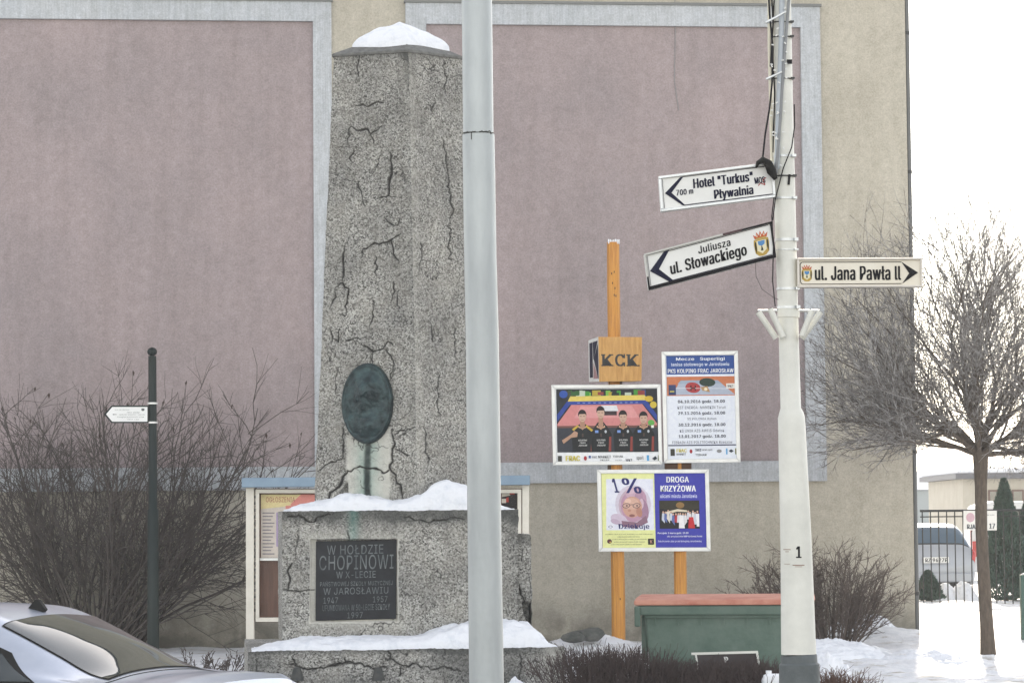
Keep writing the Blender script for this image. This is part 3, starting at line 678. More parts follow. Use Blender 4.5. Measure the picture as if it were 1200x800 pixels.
# cushion on the capstone
V = []; nr, na = 26, 72
for i_ in range(nr + 1):
    for k_ in range(na):
        V.append((i_ / nr, 2 * math.pi * k_ / na))
V = np.array(V); r, a = V.T; poly = np.array([(p - cen)[:2] for p in ring])
def edge_r(a):
    out_ = []
    for t in a:
        d_ = np.array([math.cos(t), math.sin(t)]); best = 9
        for i_ in range(5):
            p, q_ = poly[i_], poly[(i_ + 1) % 5]; e = q_ - p; den = d_[0] * e[1] - d_[1] * e[0]
            if abs(den) > 1e-9:
                s_ = (p[0] * e[1] - p[1] * e[0]) / den; u_ = (p[0] * d_[1] - p[1] * d_[0]) / den
                if s_ > 0 and -.001 <= u_ <= 1.001: best = min(best, s_)
        out_.append(best)
    return np.array(out_)
er = edge_r(V[:na, 1]); er = np.tile(er, nr + 1) * (.80 + .05 * np.sin(a * 3 + 1))
er = np.minimum(er, .46)
hb = .022 + .235 * (1 - r * .86); x = cen[0] + np.cos(a) * er * r; y = cen[1] + np.sin(a) * er * r
th = .12 * np.sqrt(np.maximum(0, 1 - r ** 4)) * (1 + .25 * fbm(np.stack([x * 6, y * 6, x * 0], -1), 3, 8))
z = zt + hb * .78 + th + .006 - .05 * (r > .99)
i = np.arange((nr + 1) * na).reshape(nr + 1, na); i2 = np.roll(i, -1, 1)
tag(np_mesh('snow_cap', np.stack([x, y, z], -1), np.stack([i[:-1], i[1:], i2[1:], i2[:-1]], -1).reshape(-1, 4), SNOW, None, loc=(cen[0], cen[1], zt)), 'rounded snow cushion on the capstone at the very top of the obelisk', 'snow', kind='stuff')

# heaps on the ground
def heap(name, label, c, rx, ry, h, seed, mats=SNOW, kind='stuff', cat='snow'):
    V = []; nr, na = 44, 110
    for i_ in range(nr + 1):
        for k_ in range(na): V.append((i_ / nr, 2 * math.pi * k_ / na))
    V = np.array(V); r, a = V.T; x = np.cos(a) * r; y = np.sin(a) * r
    wob = 1 + .22 * fbm(np.stack([np.cos(a) * 1.5, np.sin(a) * 1.5, a * 0 + seed], -1), 3, seed)
    X_ = c[0] + x * rx * wob; Y_ = c[1] + y * ry * wob
    Z_ = c[2] + h * (1 - r ** 2) * (1 + .5 * fbm(np.stack([X_ * 4, Y_ * 4, x * 0], -1), 5, seed)) + h * .22 * np.abs(fbm(np.stack([X_ * 13, Y_ * 13, x * 0], -1), 4, seed + 2)) * (r < .96) - .06 * (r > .97) - .01
    i = np.arange((nr + 1) * na).reshape(nr + 1, na); i2 = np.roll(i, -1, 1)
    return tag(np_mesh(name, np.stack([X_, Y_, Z_], -1), np.stack([i[:-1], i[1:], i2[1:], i2[:-1]], -1).reshape(-1, 4), mats, None, loc=c), label, cat, kind=kind)
def gc(px, Y): 
    x = P(px, 700, Y)[0]; return (x, Y, float(gz(x, Y)))
heap('snow_heap', 'snow heap against the right front of the monument slab', (P(612, 700, 22.6)[0], 22.6, 0.02), .42, .3, .43, 3)
heap('snow_heap', 'low snow drift at the foot of the orange posts left of the bin', gc(690, 37.6), .62, .5, .12, 5)
heap('snow_heap', 'snow drift beside the foot of the building corner', gc(1010, 40.9), .5, .35, .22, 7)
heap('snow_heap', 'snow heap right beside the white pole', gc(965, 33.5), .75, .6, .2, 8)
heap('snow_heap', 'long churned snow heap in sunlight left of the tree', gc(1085, 33.2), .65, .5, .12, 9)
for px, Y, s in ((672, 37.0, .10), (690, 37.1, .13)):
    c = gc(px, Y); m = M(); m.ball((c[0], c[1], c[2] + .14), (s * 1.6, s, s * .7), 6)
    v = np.array(m.v); v += (np.stack([vnoise(v * 9, 1), vnoise(v * 9, 2), vnoise(v * 9, 3)], -1)) * .03; m.v = [tuple(p) for p in v]
    tag(obj('rock', m, ROCK, loc=c), 'dark rock poking out of snow beside the monument, ' + ('left one' if px < 680 else 'right one'), 'rock', 'rocks in the snow')

# ---------------------------------------------------------------- display case behind the monument
Yc = 36.8; cx = P(454, 700, Yc)[0]
dc = thing('display_case', 'long cream notice case with blue-grey hood standing behind the monument', 'notice board', (cx, Yc, 0))
def XC(px, py, d_=0.0): p = P(px, py, Yc); return p + (0, -d_, 0)
def cbox(m, x0, y0, x1, y1, d0, d1, mi=0): m.box((x0, y0, d0), (x1, y1, d1), XC, mi)
for x0, x1 in ((288.5, 298), (612, 620)):
    m = M(); cbox(m, x0, 568, x1, 775, -.06, .05); obj('post', m, CREAMP, dc, bevel=.006)
m = M(); m.prism([(0, 0), (.34, .0), (.34, .04), (.17, .12), (.0, .12)], 0, 1, lambda a, b, t: (XC(285, 571, .22) * (1 - t) + XC(621, 568, .22) * t) + (0, a, b))
obj('hood', m, BLUEHOOD, dc, bevel=.008)
m = M(); cbox(m, 300, 573, 611, 577.5, -.02, .05); cbox(m, 300, 723, 611, 728, -.02, .05); cbox(m, 300, 577.5, 304, 723, -.02, .049); cbox(m, 606.5, 577.5, 611, 723, -.02, .049); cbox(m, 452, 577.5, 457, 723, -.02, .048)
obj('case_frame', m, CREAMP, dc, bevel=.004)
m = M(); cbox(m, 299, 572, 612, 729, -.12, -.1); obj('backing_board', m, BROWN, dc)
m = M(); cbox(m, 304, 653.5, 452, 656.5, -.09, -.03); obj('shelf_rail', m, FRAMEW, dc)
m = M(); cbox(m, 304, 577.6, 452, 722.9, -.003, .001); cbox(m, 457, 577.6, 606, 722.9, -.003, .001); obj('pane', m, GLASS, dc)
for k_ in range(9):
    if k_ == 0: 
        m = M()
        for j in range(18): cbox(m, 297.9, 580 + j * 7.8, 299.8, 583.5 + j * 7.8, .0, .03)
        pieces('hinge', m, IRON, dc)
m = M(); L1, L2, L3 = .004, .006, .008; o_ = -.098
cbox(m, 305, 579, 452, 653, o_, o_ + .003, 0)
m.flat([(305, 579), (352, 579), (346, 592), (305, 596)], o_ + .005, XC, 1); m.flat([(352, 579), (380, 579), (380, 600), (340, 600), (340, 590)], o_ + .0055, XC, 2)
m.flat([(323, 600), (331, 600), (331, 640), (323, 640)], o_ + .005, XC, 3); m.flat([(334, 592), (352, 592), (352, 645), (334, 645)], o_ + .0062, XC, 2)
m.flat([(380, 579), (452, 579), (452, 650), (380, 650)], o_ + .0062, XC, 2)
for j in range(13): m.flat([(307, 600 + j * 4), (321 - (j % 3) * 2, 600 + j * 4), (321 - (j % 3) * 2, 601.3 + j * 4), (307, 601.3 + j * 4)], o_ + .007, XC, 4)
for j in range(11): m.flat([(336, 606 + j * 3.6), (350, 606 + j * 3.6), (350, 607.1 + j * 3.6), (336, 607.1 + j * 3.6)], o_ + .0075, XC, 3)
pst = obj('poster_sheet', m, [ink('cfc4ba'), ink('e0cf9a'), ink('d98a80'), ink('a895b5'), ink('857f85')], dc)
m = M(); text(m, 'OGŁOSZENIA', XC, 311, 582, 345, 588, o_ + .010); obj('lettering', m, ink('b0605c'), pst)
m = M(); cbox(m, 588, 575, 606, 655, o_, o_ + .003, 0)
m.flat([(588, 577), (597, 575), (598, 580), (588, 582)], o_ + .005, XC, 1); m.flat([(588, 584), (593, 584), (593, 589), (588, 589)], o_ + .005, XC, 1)
m.flat([(597, 576), (603, 575), (603, 579), (597, 579)], o_ + .006, XC, 2); m.flat([(593, 583), (596, 582), (596, 588), (593, 588)], o_ + .006, XC, 2)
obj('poster_sheet', m, [ink('201a1c'), ink('c8c0b4'), ink('b03328')], dc)

# ---------------------------------------------------------------- dark signpost on the left
Ys = 36.0; bx = P(179.5, 760, Ys)
sp = thing('signpost', 'slim dark green signpost with ball top standing in front of the big bare bush', 'signpost', (bx[0], Ys, 0))
xt = P(178.5, 420, Ys)[0]
def zpx(y, Y): return P(600, y, Y)[2]
def pole(m, x0, z0, x1, z1, Y, r0, r1, n=20): m.tube([(x0, Y, z0), (x1, Y, z1)], [r0, r1], n)
m = M(); zz = P(179, 597, Ys)[2]; xm = P(179.3, 597, Ys)[0]
m.tube([(bx[0], Ys, -.05), (bx[0], Ys, .25), (xm, Ys, zz), (xm, Ys, zz + .02), (xt, Ys, P(179, 417, Ys)[2])], [.076, .074, .070, .055, .05], 20)
obj('post', m, DKGREEN, sp, autosmooth=40)
m = M(); m.ball(P(178.3, 412, Ys), (.062, .062, .055), 10); obj('ball_finial', m, DKGREEN, sp, smooth=True)
for y in (473.5, 496):
    m = M(); c = P(178.8, y, Ys); m.tube([c, c + (0, 0, .022)], .062, 20); obj('band', m, FRAMEW, sp, smooth=False)
XS = frame_px((122, 475), (174, 475), (122, 495.5), Ys - .03)
sg = thing('arrow_sign', 'small white arrow sign with fine dark text on the dark green signpost', 'sign', P(174, 485, Ys))
m = M(); m.prism([(0, 10.3), (9, 0), (52, 0), (52, 20.5), (9, 20.5)], 0, .02, XS); obj('backplate', m, DKGREEN, sg)
m = M(); m.flat([(2.6, 10.3), (9.8, 1.7), (51, 1.7), (51, 18.9), (9.8, 18.9)], .022, XS); fp = obj('face_plate', m, WHITE2, sg)
m = M()
text(m, 'PLAC ŚW. MICHAŁA', XS, 13, 4.2, 30, 5.6, .024); m.flat([(44, 3.4), (47.5, 3.4), (47.5, 5.8), (45.8, 6.6), (44, 5.8)], .024, XS)
text(m, 'TRASA', XS, 27, 7.4, 33, 8.9, .024); text(m, 'MIEJSKA', XS, 34.5, 7.4, 42, 8.9, .024); text(m, 'opactwo klasztor i ogrody', XS, 18, 9.8, 48, 11.6, .024)
text(m, 'kolegiata kamienice rynek', XS, 16, 12.6, 47, 14.4, .024); text(m, '700 m  1 km', XS, 27, 15.4, 41, 16.9, .024); m.flat([(10, 10.5), (12, 9.6), (12, 10.2), (15, 10.2), (15, 10.8), (12, 10.8), (12, 11.4)], .024, XS)
obj('lettering', m, mat('grey_print', (.10, .10, .10), .6), fp)

# ---------------------------------------------------------------- big galvanised lamp pole in front
Yp = 12.0
lp = thing('lamp_pole', 'thick pale grey steel lamp pole in the foreground in front of the obelisk', 'lamp post', (P(573, 1000, Yp)[0], Yp, -.15))
def cpt(x, y, Y=Yp): return P(x, y, Y)
m = M(); yj = 157
pts = [P(576, 1150, Yp), cpt(570.2, 800), cpt(568, 650), cpt(565.2, 400), cpt(562.8, 300), cpt(561.3, 200), cpt(560.6, yj + 1)]
rr = [.085, .0715, .0698, .0688, .0672, .0672, .0668]
pts[0][2] = -.2
m.tube(pts, rr, 40); lo_ = obj('lower_tube', m, GALV, lp, smooth=True)
m = M(); pts = [cpt(560.4, yj), cpt(559.5, 60), cpt(558.6, 0), cpt(556, -400), cpt(555, -600)]; m.tube(pts, [.0636, .0634, .0632, .055, .05], 40); obj('upper_tube', m, GALV, lp, smooth=True)
m = M(); rngk = np.random.default_rng(2)
c = cpt(560.5, yj - .2); pr = []
for k_ in range(26):
    a_ = -math.pi * (.12 + .76 * k_ / 25); pr.append(c + np.array([math.cos(a_) * .0672, math.sin(a_) * .0672, rngk.normal() * .003]))
m.tube(pr[:13], .0022, 5); m.tube(pr[14:], .0018, 5); m.tube([pr[17], pr[17] + (0, 0, -.03)], .002, 5); obj('joint_seam', m, mat('seam_rust', (.06, .06, .05), .8), lp)
m = M(); t0 = cpt(555, -600); m.tube([t0, t0 + (0, -.2, .35), t0 + (.1, -.9, .6), t0 + (.15, -1.6, .62)], .03, 12); m.box(tuple(t0 + (.0, -2.2, .55)), tuple(t0 + (.28, -1.5, .68))); obj('lamp_arm', m, GALV, lp)

# ---------------------------------------------------------------- white pole with street signs
Yw = 14.0
wp = thing('white_pole', 'white painted pole carrying the street name signs, number 1 on its thicker lower part', 'pole', (P(938, 1000, Yw)[0], Yw, -.15))
def W_(x, y, Y=Yw): return P(x, y, Y)
k = Yw / 3400
m = M(); b0 = P(943, 1060, Yw); b0[2] = -.2
m.tube([W_(936, 766), W_(933, 640), W_(928.3, 510), W_(927.4, 489), W_(927.2, 484), W_(926.6, 478), W_(924.4, 400), W_(920, 250), W_(917, 120), W_(915.5, 0), W_(912, -300), W_(911, -420)],
       [20.5 * k, 18.4 * k, 16.3 * k, 15.9 * k, 14.5 * k, 12.0 * k, 11.8 * k, 12.6 * k, 12.2 * k, 11.6 * k, 9.5 * k, 9 * k], 32)
obj('shaft', m, WHITE, wp, autosmooth=50)
m = M(); m.tube([b0, W_(937, 800), W_(936.6, 778), W_(936.4, 776), W_(936.2, 767.5), W_(936.1, 766.5)], [27 * k, 24 * k, 23.6 * k, 21.6 * k, 21.2 * k, 20 * k], 32)
obj('base_collar', m, mat('dark_grey_cast_base', (.07, .085, .09), .6, (.11, .125, .13), 6, bump=.2), wp, autosmooth=40)
# bands and their screws
for j, (y, h, dk) in enumerate(((28, 1.2, 1), (45, 1.2, 1), (94, 1.2, 1), (185, 2.5, 0), (208, 1.6, 1), (234, 2.2, 0), (283, 3, 0), (294, 1.3, 0), (340, 2.5, 0), (362, 3, 0))):
    xc = np.interp(y, [0, 120, 250, 400], [915.5, 917, 920, 924.4]); r_ = np.interp(y, [0, 120, 250, 400], [11.6, 12.2, 12.6, 11.8]) * k + .004
    m = M(); m.tube([W_(xc, y), W_(xc, y - h)], r_, 28); m.box(tuple(W_(xc + 9, y) + (0, -.05, 0)), tuple(W_(xc + 13.5, y - h - .6) + (0, -.02, 0)))
    obj('clamp_band', m, IRON if dk else ALU, wp, autosmooth=50)
# number
def XW(a, b, d_=0.0):
    p = W_(a, b); c = W_(np.interp(b, [510, 640, 766], [928.3, 933, 936]), b); r_ = np.interp(b, [510, 640, 766], [16.3, 18.4, 20.5]) * k
    dx = p[0] - c[0]; return np.array([p[0], Yw - math.sqrt(max(0, r_ * r_ - dx * dx)) - .0015, p[2]])
m = M(); text(m, '1', XW, 931, 639.5, 937.5, 653, 0, bold=.03)
obj('number', m, BLK, wp)
m = M()
for x0, x1, y, h in ((917, 925, 643, .8), (919, 923, 645.5, .6), (927, 941, 661, .9), (930, 938, 663, .5), (918, 924, 660, .5)):
    for s_ in range(6):
        xa = x0 + (x1 - x0) * s_ / 6; xb = x0 + (x1 - x0) * (s_ + 1) / 6; m.add([XW(xa, y), XW(xb, y), XW(xb, y + h), XW(xa, y + h)], [(0, 1, 2, 3)])
pieces('scratch', m, mat('rust_mark', (.25, .13, .09), .9), wp)
m = M(); m.box(tuple(W_(921, 72) + (0, -.055, 0)), tuple(W_(927, 77) + (0, -.049, 0))); m.tube([W_(924, 206) + (0, -.055, 0), W_(923, 218) + (0, -.055, 0)], .006, 6); pieces('tape_patch', m, BLK, wp)
# flag holders: ring with four angled tubes
m = M(); m.tube([W_(888, 364) + (0, .0, 0), W_(960, 364) + (0, .0, 0)], .006, 8); obj('holder_bar', m, ALU, wp)
m = M(); m.tube([W_(924, 372), W_(924.1, 364)], 13.2 * k, 24); obj('holder_ring', m, WHITE, wp, autosmooth=50)
for x0, y0, x1, y1, dy in ((888, 366, 909, 397, -.03), (901, 363, 916, 396, -.07), (950, 365, 938, 395, -.07), (961, 366, 939, 397, -.03)):
    m = M(); a_, b_ = W_(x1, y1) + (0, dy, 0), W_(x0, y0) + (0, dy, 0); m.tube([a_, b_], 3.6 * k, 14, cap=True); m.tube([b_ + (b_ - a_) * .001, b_ + (b_ - a_) * .012], 2.4 * k, 10, mi=1)
    obj('flag_holder', m, [WHITE, IRON], wp, autosmooth=50)
# conduits and cables running up the pole
m = M(); m.tube([W_(904, 195) + (0, -.03, 0), W_(902.5, 120) + (0, -.03, 0), W_(901, 60) + (0, -.03, 0), W_(900, -60) + (0, -.03, 0)], 2.0 * k, 8); obj('conduit', m, mat('cream_conduit', (.66, .62, .5), .5), wp, smooth=True)
m = M(); m.tube([W_(908, 205) + (0, -.07, 0), W_(914, 120) + (0, -.075, 0), W_(919, 50) + (0, -.075, 0), W_(924, -10) + (0, -.07, 0), W_(926, -60) + (0, -.06, 0)], 1.9 * k, 8); obj('conduit', m, mat('grey_cable_sleeve', (.22, .23, .24), .5), wp, smooth=True)
m = M(); m.tube([W_(909, 200) + (0, -.06, 0), W_(911, 130) + (0, -.065, 0), W_(914, 60) + (0, -.065, 0), W_(916, -60) + (0, -.06, 0)], 3.2 * k, 8); obj('conduit', m, mat('pale_grey_sleeve', (.42, .46, .50), .5), wp, smooth=True)
cab = [[(898, -20), (900, 20), (904, 60), (903, 100), (900, 130), (895, 160), (892, 188)], [(929, 125), (929.5, 150), (926, 175), (916, 200), (907, 235), (904, 260)], [(905, 200), (906, 230), (903, 255), (905, 290), (904, 330), (907, 360)], [(884, 308), (885, 325), (892, 340), (906, 350), (911, 352)], [(903, -10), (905, 30), (902, 80)], [(907, -10), (904, 50), (907, 110), (905, 180)]]
for i_, c_ in enumerate(cab):
    m = M(); m.tube([W_(x, y) + (0, -.085 + .01 * i_, 0) for x, y in c_], (.0045, .003, .0028, .002, .004, .0035)[i_], 6); obj('cable', m, BLK if i_ != 3 else mat('grey_wire', (.16, .13, .13), .6), wp, smooth=True)
for x0, y0, x1, y1 in ((895, 31, 919, 18), (896, 96.5, 914, 88)):
    m = M(); m.tube([W_(x0, y0) + (0, -.1, 0), W_(x1, y1) + (0, -.1, 0)], 1.3 * k, 6); m.tube([W_(x0, y0) + (0, -.09, 0), W_(x0 + 8, y0 - 2.4) + (0, -.06, 0)], 1.0 * k, 6); obj('cable_tie', m, ALU, wp)
rngl = np.random.default_rng(5); m = M()
for j in range(34):
    y = rngl.uniform(0, 196); x = 910 + rngl.uniform(-9, 9) + (60 - y) * .01; c = W_(x, y) + (0, -.09, 0); a_ = rngl.uniform(-1, 1)
    m.tube([c, c + np.array([.012 * math.cos(a_), 0, .012 * math.sin(a_)])], .0035, 5)
pieces('fairy_light', m, mat('clear_bulb', (.8, .8, .78), .2), wp)

def crest(X, x0, y0, s, parent, h=1.35):
    """town arms: crown over a shield in a wreath; s = width in surface units"""
    cols = [ink('b89a50'), ink('8aa0b0'), ink('c05a3a'), ink('4f86b8'), ink('262a20'), ink('e4dcbc')]
    m = M(); H = s * h
    def q_(pts, d_, mi): m.flat([(x0 + a * s, y0 + b * H) for a, b in pts], d_, X, mi)
    q_([(.04, .30), (.96, .30), (1, .5), (.94, .85), (.72, .98), (.5, 1), (.28, .98), (.06, .85), (0, .5)], .0012, 0)
    q_([(.2, .36), (.8, .36), (.8, .76), (.5, .9), (.2, .76)], .002, 5)
    q_([(.27, .38), (.73, .38), (.7, .53), (.5, .6), (.3, .53)], .0028, 3)
    q_([(.42, .78), (.5, .55), (.58, .78)], .0034, 4)
    for a in (.08, .86): q_([(a, .40), (a + .07, .38), (a + .09, .62), (a + .05, .86), (a - .02, .66)], .003, 4)
    q_([(.12, .28), (.02, .08), (.2, .17), (.26, 0), (.4, .15), (.5, -.03), (.6, .15), (.74, 0), (.8, .17), (.98, .08), (.88, .28)], .0024, 2)
    q_([(.16, .29), (.84, .29), (.82, .24), (.18, .24)], .0032, 0)
    for a in (.27, .5, .73): q_([(a - .035, .2), (a + .035, .2), (a + .02, .1), (a - .02, .1)], .0036, 5)
    return obj('crest', m, cols, parent)
def sign_box(X, W, H, T, name, parent, mt, rim=2.2, rimmat=None):
    m = M(); m.box((0, 0, -T), (W, H, 0), X); b = obj(name, m, mt, parent, bevel=.003)
    m = M()
    for a0, b0_, a1, b1 in ((0, 0, W, rim), (0, H - rim, W, H), (0, rim, rim, H - rim), (W - rim, rim, W, H - rim)): m.box((a0, b0_, 0.0005), (a1, b1, .012), X)
    obj('rim', m, rimmat or ALU, b, bevel=.002); return b
def line(m, X, pts, w_, d_, mi=0):
    for (a, b), (c_, e) in zip(pts[:-1], pts[1:]):
        L = math.hypot(c_ - a, e - b); nx, ny = -(e - b) / L * w_ / 2, (c_ - a) / L * w_ / 2
        m.flat([(a + nx, b + ny), (c_ + nx, e + ny), (c_ - nx, e - ny), (a - nx, b - ny)], d_, X, mi)
# hotel sign
s1 = thing('street_sign', 'white sign pointing left to the hotel and swimming pool, uppermost on the white pole', 'street sign', W_(908, 215), 'direction signs on the white pole')
XH = frame_px((771.5, 207), (906, 190), (774.5, 248.5), Yw - .06)
Wd = math.hypot(134.5, 17)
b = sign_box(XH, Wd, 41.5, .05, 'sign_panel', s1, WHITE2, 3.0)
m = M()
m.flat([(6.2, 20.5), (26, 3.6), (29.5, 3.6), (14, 20.8), (29, 37.2), (26, 37.2)], .0025, XH)
line(m, XH, [(4.4, 4), (4.4, 37.6)], .5, .0022); line(m, XH, [(27, 4), (132, 4)], .8, .0022); line(m, XH, [(27, 37.2), (132, 37.2)], 1.1, .0022)
obj('arrow', m, NAVY, b)
m = M(); text(m, 'Hotel "Turkus"', XH, 40, 8, 110.5, 19.2, .0025, bold=.03); text(m, 'Pływalnia', XH, 63.5, 23.6, 110, 37.2, .0025, bold=.03); text(m, '700 m', XH, 19.5, 18.4, 39.5, 25, .0025, bold=.02)
text(m, 'MOS', XH, 112.5, 15.5, 125, 23, .0025, bold=.02, slant=-.1); obj('lettering', m, NAVY, b)
m = M(); line(m, XH, [(116, 25.5), (119, 22.5), (124, 25.5), (122, 19), (126, 17)], 1.0, .003); obj('red_mark', m, ink('a83a38'), b)
# dark fixture draped at its corner
fx = thing('street_lamp_socket', 'black cable socket hanging from cable over the upper sign corner', 'socket', W_(895, 195))
m = M(); m.tube([W_(884, 200) + (0, -.1, 0), W_(886, 194) + (0, -.105, 0), W_(892, 191) + (0, -.11, 0), W_(898, 195) + (0, -.11, 0), W_(902, 204) + (0, -.105, 0), W_(907, 213) + (0, -.1, 0)], [.005, .011, .017, .021, .024, .010], 10)
m.tube([W_(886, 194) + (0, -.1, 0), W_(893, 188) + (0, -.1, 0)], .010, 8); m.box(tuple(W_(895, 200) + (0, -.13, 0)), tuple(W_(900, 194) + (0, -.1, 0))); obj('socket_body', m, RUBBER, fx, autosmooth=50)
# Slowackiego
s2 = thing('street_sign', 'tilted white street name sign with chipped black frame pointing left, middle of the white pole', 'street sign', W_(908, 285), 'direction signs on the white pole')
XS2 = frame_px((754.5, 298), (904, 259.5), (760, 340.5), Yw - .06); Wd = math.hypot(149.5, 38.5)
b = sign_box(XS2, Wd, 42.6, .05, 'sign_panel', s2, WHITE2, 2.2, BLK)
m = M(); m.box((0, -.2, .0125), (95, 1.9, .0145), XS2); m.box((-.1, 1, .0125), (1.9, 27, .0142), XS2); obj('worn_rim', m, mat('bare_rim', (.5, .5, .47), .5), b)
m = M(); m.box((95.2, -.2, .0125), (118, 2.2, .0146), XS2); obj('worn_rim', m, mat('dark_maroon', (.05, .015, .02), .5), b)
m = M(); m.box((0, 38.6, .0005), (Wd, 40.6, .0125), XS2); obj('lower_rim', m, BLK, b)
m = M()
m.flat([(4.6, 21), (24, 2.8), (30.5, 2.4), (15.5, 21.4), (31, 38.8), (25, 38.4)], .0025, XS2)
line(m, XS2, [(28, 3.6), (150, 3.0)], .7, .0022); line(m, XS2, [(28, 38), (150, 37.8)], .7, .0022); line(m, XS2, [(3.6, 3), (3.6, 38)], .5, .0022)
obj('arrow', m, NAVY, b)
m = M(); text(m, 'Juliusza', XS2, 64, 6.8, 103, 15.8, .0025, bold=.015); text(m, 'ul. Słowackiego', XS2, 28.5, 17.4, 121, 35, .0025, bold=.03); obj('lettering', m, BLK, b)
crest(XS2, 130, 8, 18.5, b, 1.55)
# Jana Pawla II
s3 = thing('street_sign', 'cream street name sign pointing right, lowest on the white pole', 'street sign', W_(940, 320), 'direction signs on the white pole')
XJ = frame_px((934, 302.5), (1080.5, 302), (934.5, 337.5), Yw - .05); 
b = sign_box(XJ, 146.5, 34.5, .045, 'sign_panel', s3, CREAMS, 2.4, mat('pale_pinkish_rim', (.58, .54, .50), .45, (.66, .62, .57), 8, metal=.2))
m = M(); line(m, XJ, [(3.5, 7), (3.5, 28)], .8, .0022); line(m, XJ, [(3.5, 28), (5.5, 30.5), (122, 30.2)], .8, .0022); line(m, XJ, [(3.5, 7), (5.5, 4.8), (122, 4.8)], .8, .0022)
m.flat([(122, 4.6), (141.5, 17.4), (122.5, 30.4), (131, 18)], .0025, XJ); obj('arrow', m, BLK, b)
m = M(); text(m, 'ul. Jana Pawła ll', XJ, 20.5, 9.6, 121.5, 26, .0025, bold=.03); obj('lettering', m, BLK, b)
crest(XJ, 5, 8, 12.5, b, 1.55)

# ---------------------------------------------------------------- orange poster stand
Yb = 38.0
ps = thing('poster_stand', 'orange wooden post stand carrying an ochre box and three framed poster boards', 'advertising stand', (P(760, 700, Yb)[0], Yb, 0))
def XB(px, py, d_=0.0): return P(px, py, Yb) + (0, -d_, 0)
pxr = 7.2 * Yb / 3400
m = M(); a_ = P(725, 770, Yb); a_[2] = -.1; m.tube([a_, XB(724.5, 700), XB(722, 560), XB(718.8, 330), XB(718.5, 284)], [8 * Yb / 3400, 8 * Yb / 3400, .085, .083, .08], 8); obj('post', m, ORANGE, ps, autosmooth=30)
m = M(); rr_ = np.random.default_rng(3)
for j in range(7):
    x = 712.5 + j * 2; m.box((x, 282 + rr_.uniform(-1.5, 0), -.05 + .02 * j % .05), (x + 1.3, 286, .06), XB)
pieces('post_snow', m, SNOW, ps)
m = M(); 
for x, y in ((716, 320), (719, 318), (717, 331), (720, 337), (719, 345), (721, 346), (724, 722), (726, 700)): m.box((x, y, .083), (x + 1.0, y + 2.4, .0865), XB)
pieces('knot', m, mat('dark_knot', (.06, .03, .012), .8), ps)
m = M(); a_ = P(798, 770, Yb); a_[2] = -.1; m.tube([a_, XB(797.5, 690), XB(796.5, 600), XB(795.5, 480)], [.083, .083, .08, .08], 8); obj('post', m, ORANGE, ps, autosmooth=30)
# box with letters and a printed left cheek
m = M(); Xk = lambda a, b, c: XB(a, b, 0) + (0, c, 0)
v = [XB(700.5, 396, .25), XB(751.5, 396, .2), XB(751, 447, .2), XB(701.5, 448, .25), XB(690.5, 397, -.32), XB(741.5, 397, -.35), XB(741, 446, -.35), XB(691, 446, -.32)]
v[4][0] = XB(690.2, 396, -.25)[0]; 
m.add(v, [(0, 1, 2, 3), (4, 7, 6, 5), (0, 4, 5, 1), (3, 2, 6, 7), (1, 5, 6, 2)]); kb = obj('box', m, ORANGEB, ps)
m = M(); m.add([v[0], v[3], v[7], v[4]], [(0, 1, 2, 3)])
def XL(a, b, d_=0.0):   # left cheek, a from back(0) to front(1), b down
    t = v[4] * (1 - a) + v[0] * a; u_ = v[7] * (1 - a) + v[3] * a; return t * (1 - b) + u_ * b + (-d_, 0, 0)
m.flat([(.12, .08), (.42, .08), (.42, .9), (.12, .9)], .004, XL, 1); m.flat([(.46, .08), (.95, .08), (.5, .5)], .004, XL, 1); m.flat([(.55, .48), (.97, .15), (.97, .95)], .006, XL, 1); m.flat([(.5, .55), (.92, .93), (.48, .93)], .004, XL, 2)
obj('side_print', m, [WHITE2, NAVY, ink('a87f80')], kb)
XK = lambda a, b, d_=0.0: v[0] + (v[1] - v[0]) * (a / 51) + (v[3] - v[0]) * (b / 51) + np.array([0, -d_, 0])
m = M()
text(m, 'K', XK, 4, 20, 16, 33, .004, bold=.03); text(m, 'C', XK, 19, 19.6, 30.5, 33.4, .004, bold=.035); text(m, 'K', XK, 33.5, 20, 45.5, 33, .004, bold=.03)
for x in (3.6, 33.1):
    for xx, w_ in ((x - .8, 5), (x + 8.4, 5)):
        m.flat([(xx, 19.8), (xx + w_, 19.8), (xx + w_, 21.1), (xx, 21.1)], .0045, XK); m.flat([(xx, 32), (xx + w_, 32), (xx + w_, 33.3), (xx, 33.3)], .0045, XK)
m.flat([(29, 19.5), (30.7, 19.5), (30.7, 24.5), (29.6, 24)], .0045, XK); m.flat([(29, 33.4), (30.7, 33.4), (30.7, 28.6), (29.6, 29)], .0045, XK); m.flat([(46, 31.8), (47.6, 31.8), (47.6, 33.3), (46, 33.3)], .0045, XK)
obj('lettering', m, mat('dark_print', (.02, .02, .018), .6), kb)
m = M(); m.box((714, 447, -.05), (729, 452, .05), XB); m.box((712, 544.6, -.05), (728, 550, .05), XB); m.box((779, 541, -.06), (810, 550, .07), XB); pieces('crossbar', m, mat('dark_brown_wood', (.08, .035, .015), .7), ps)

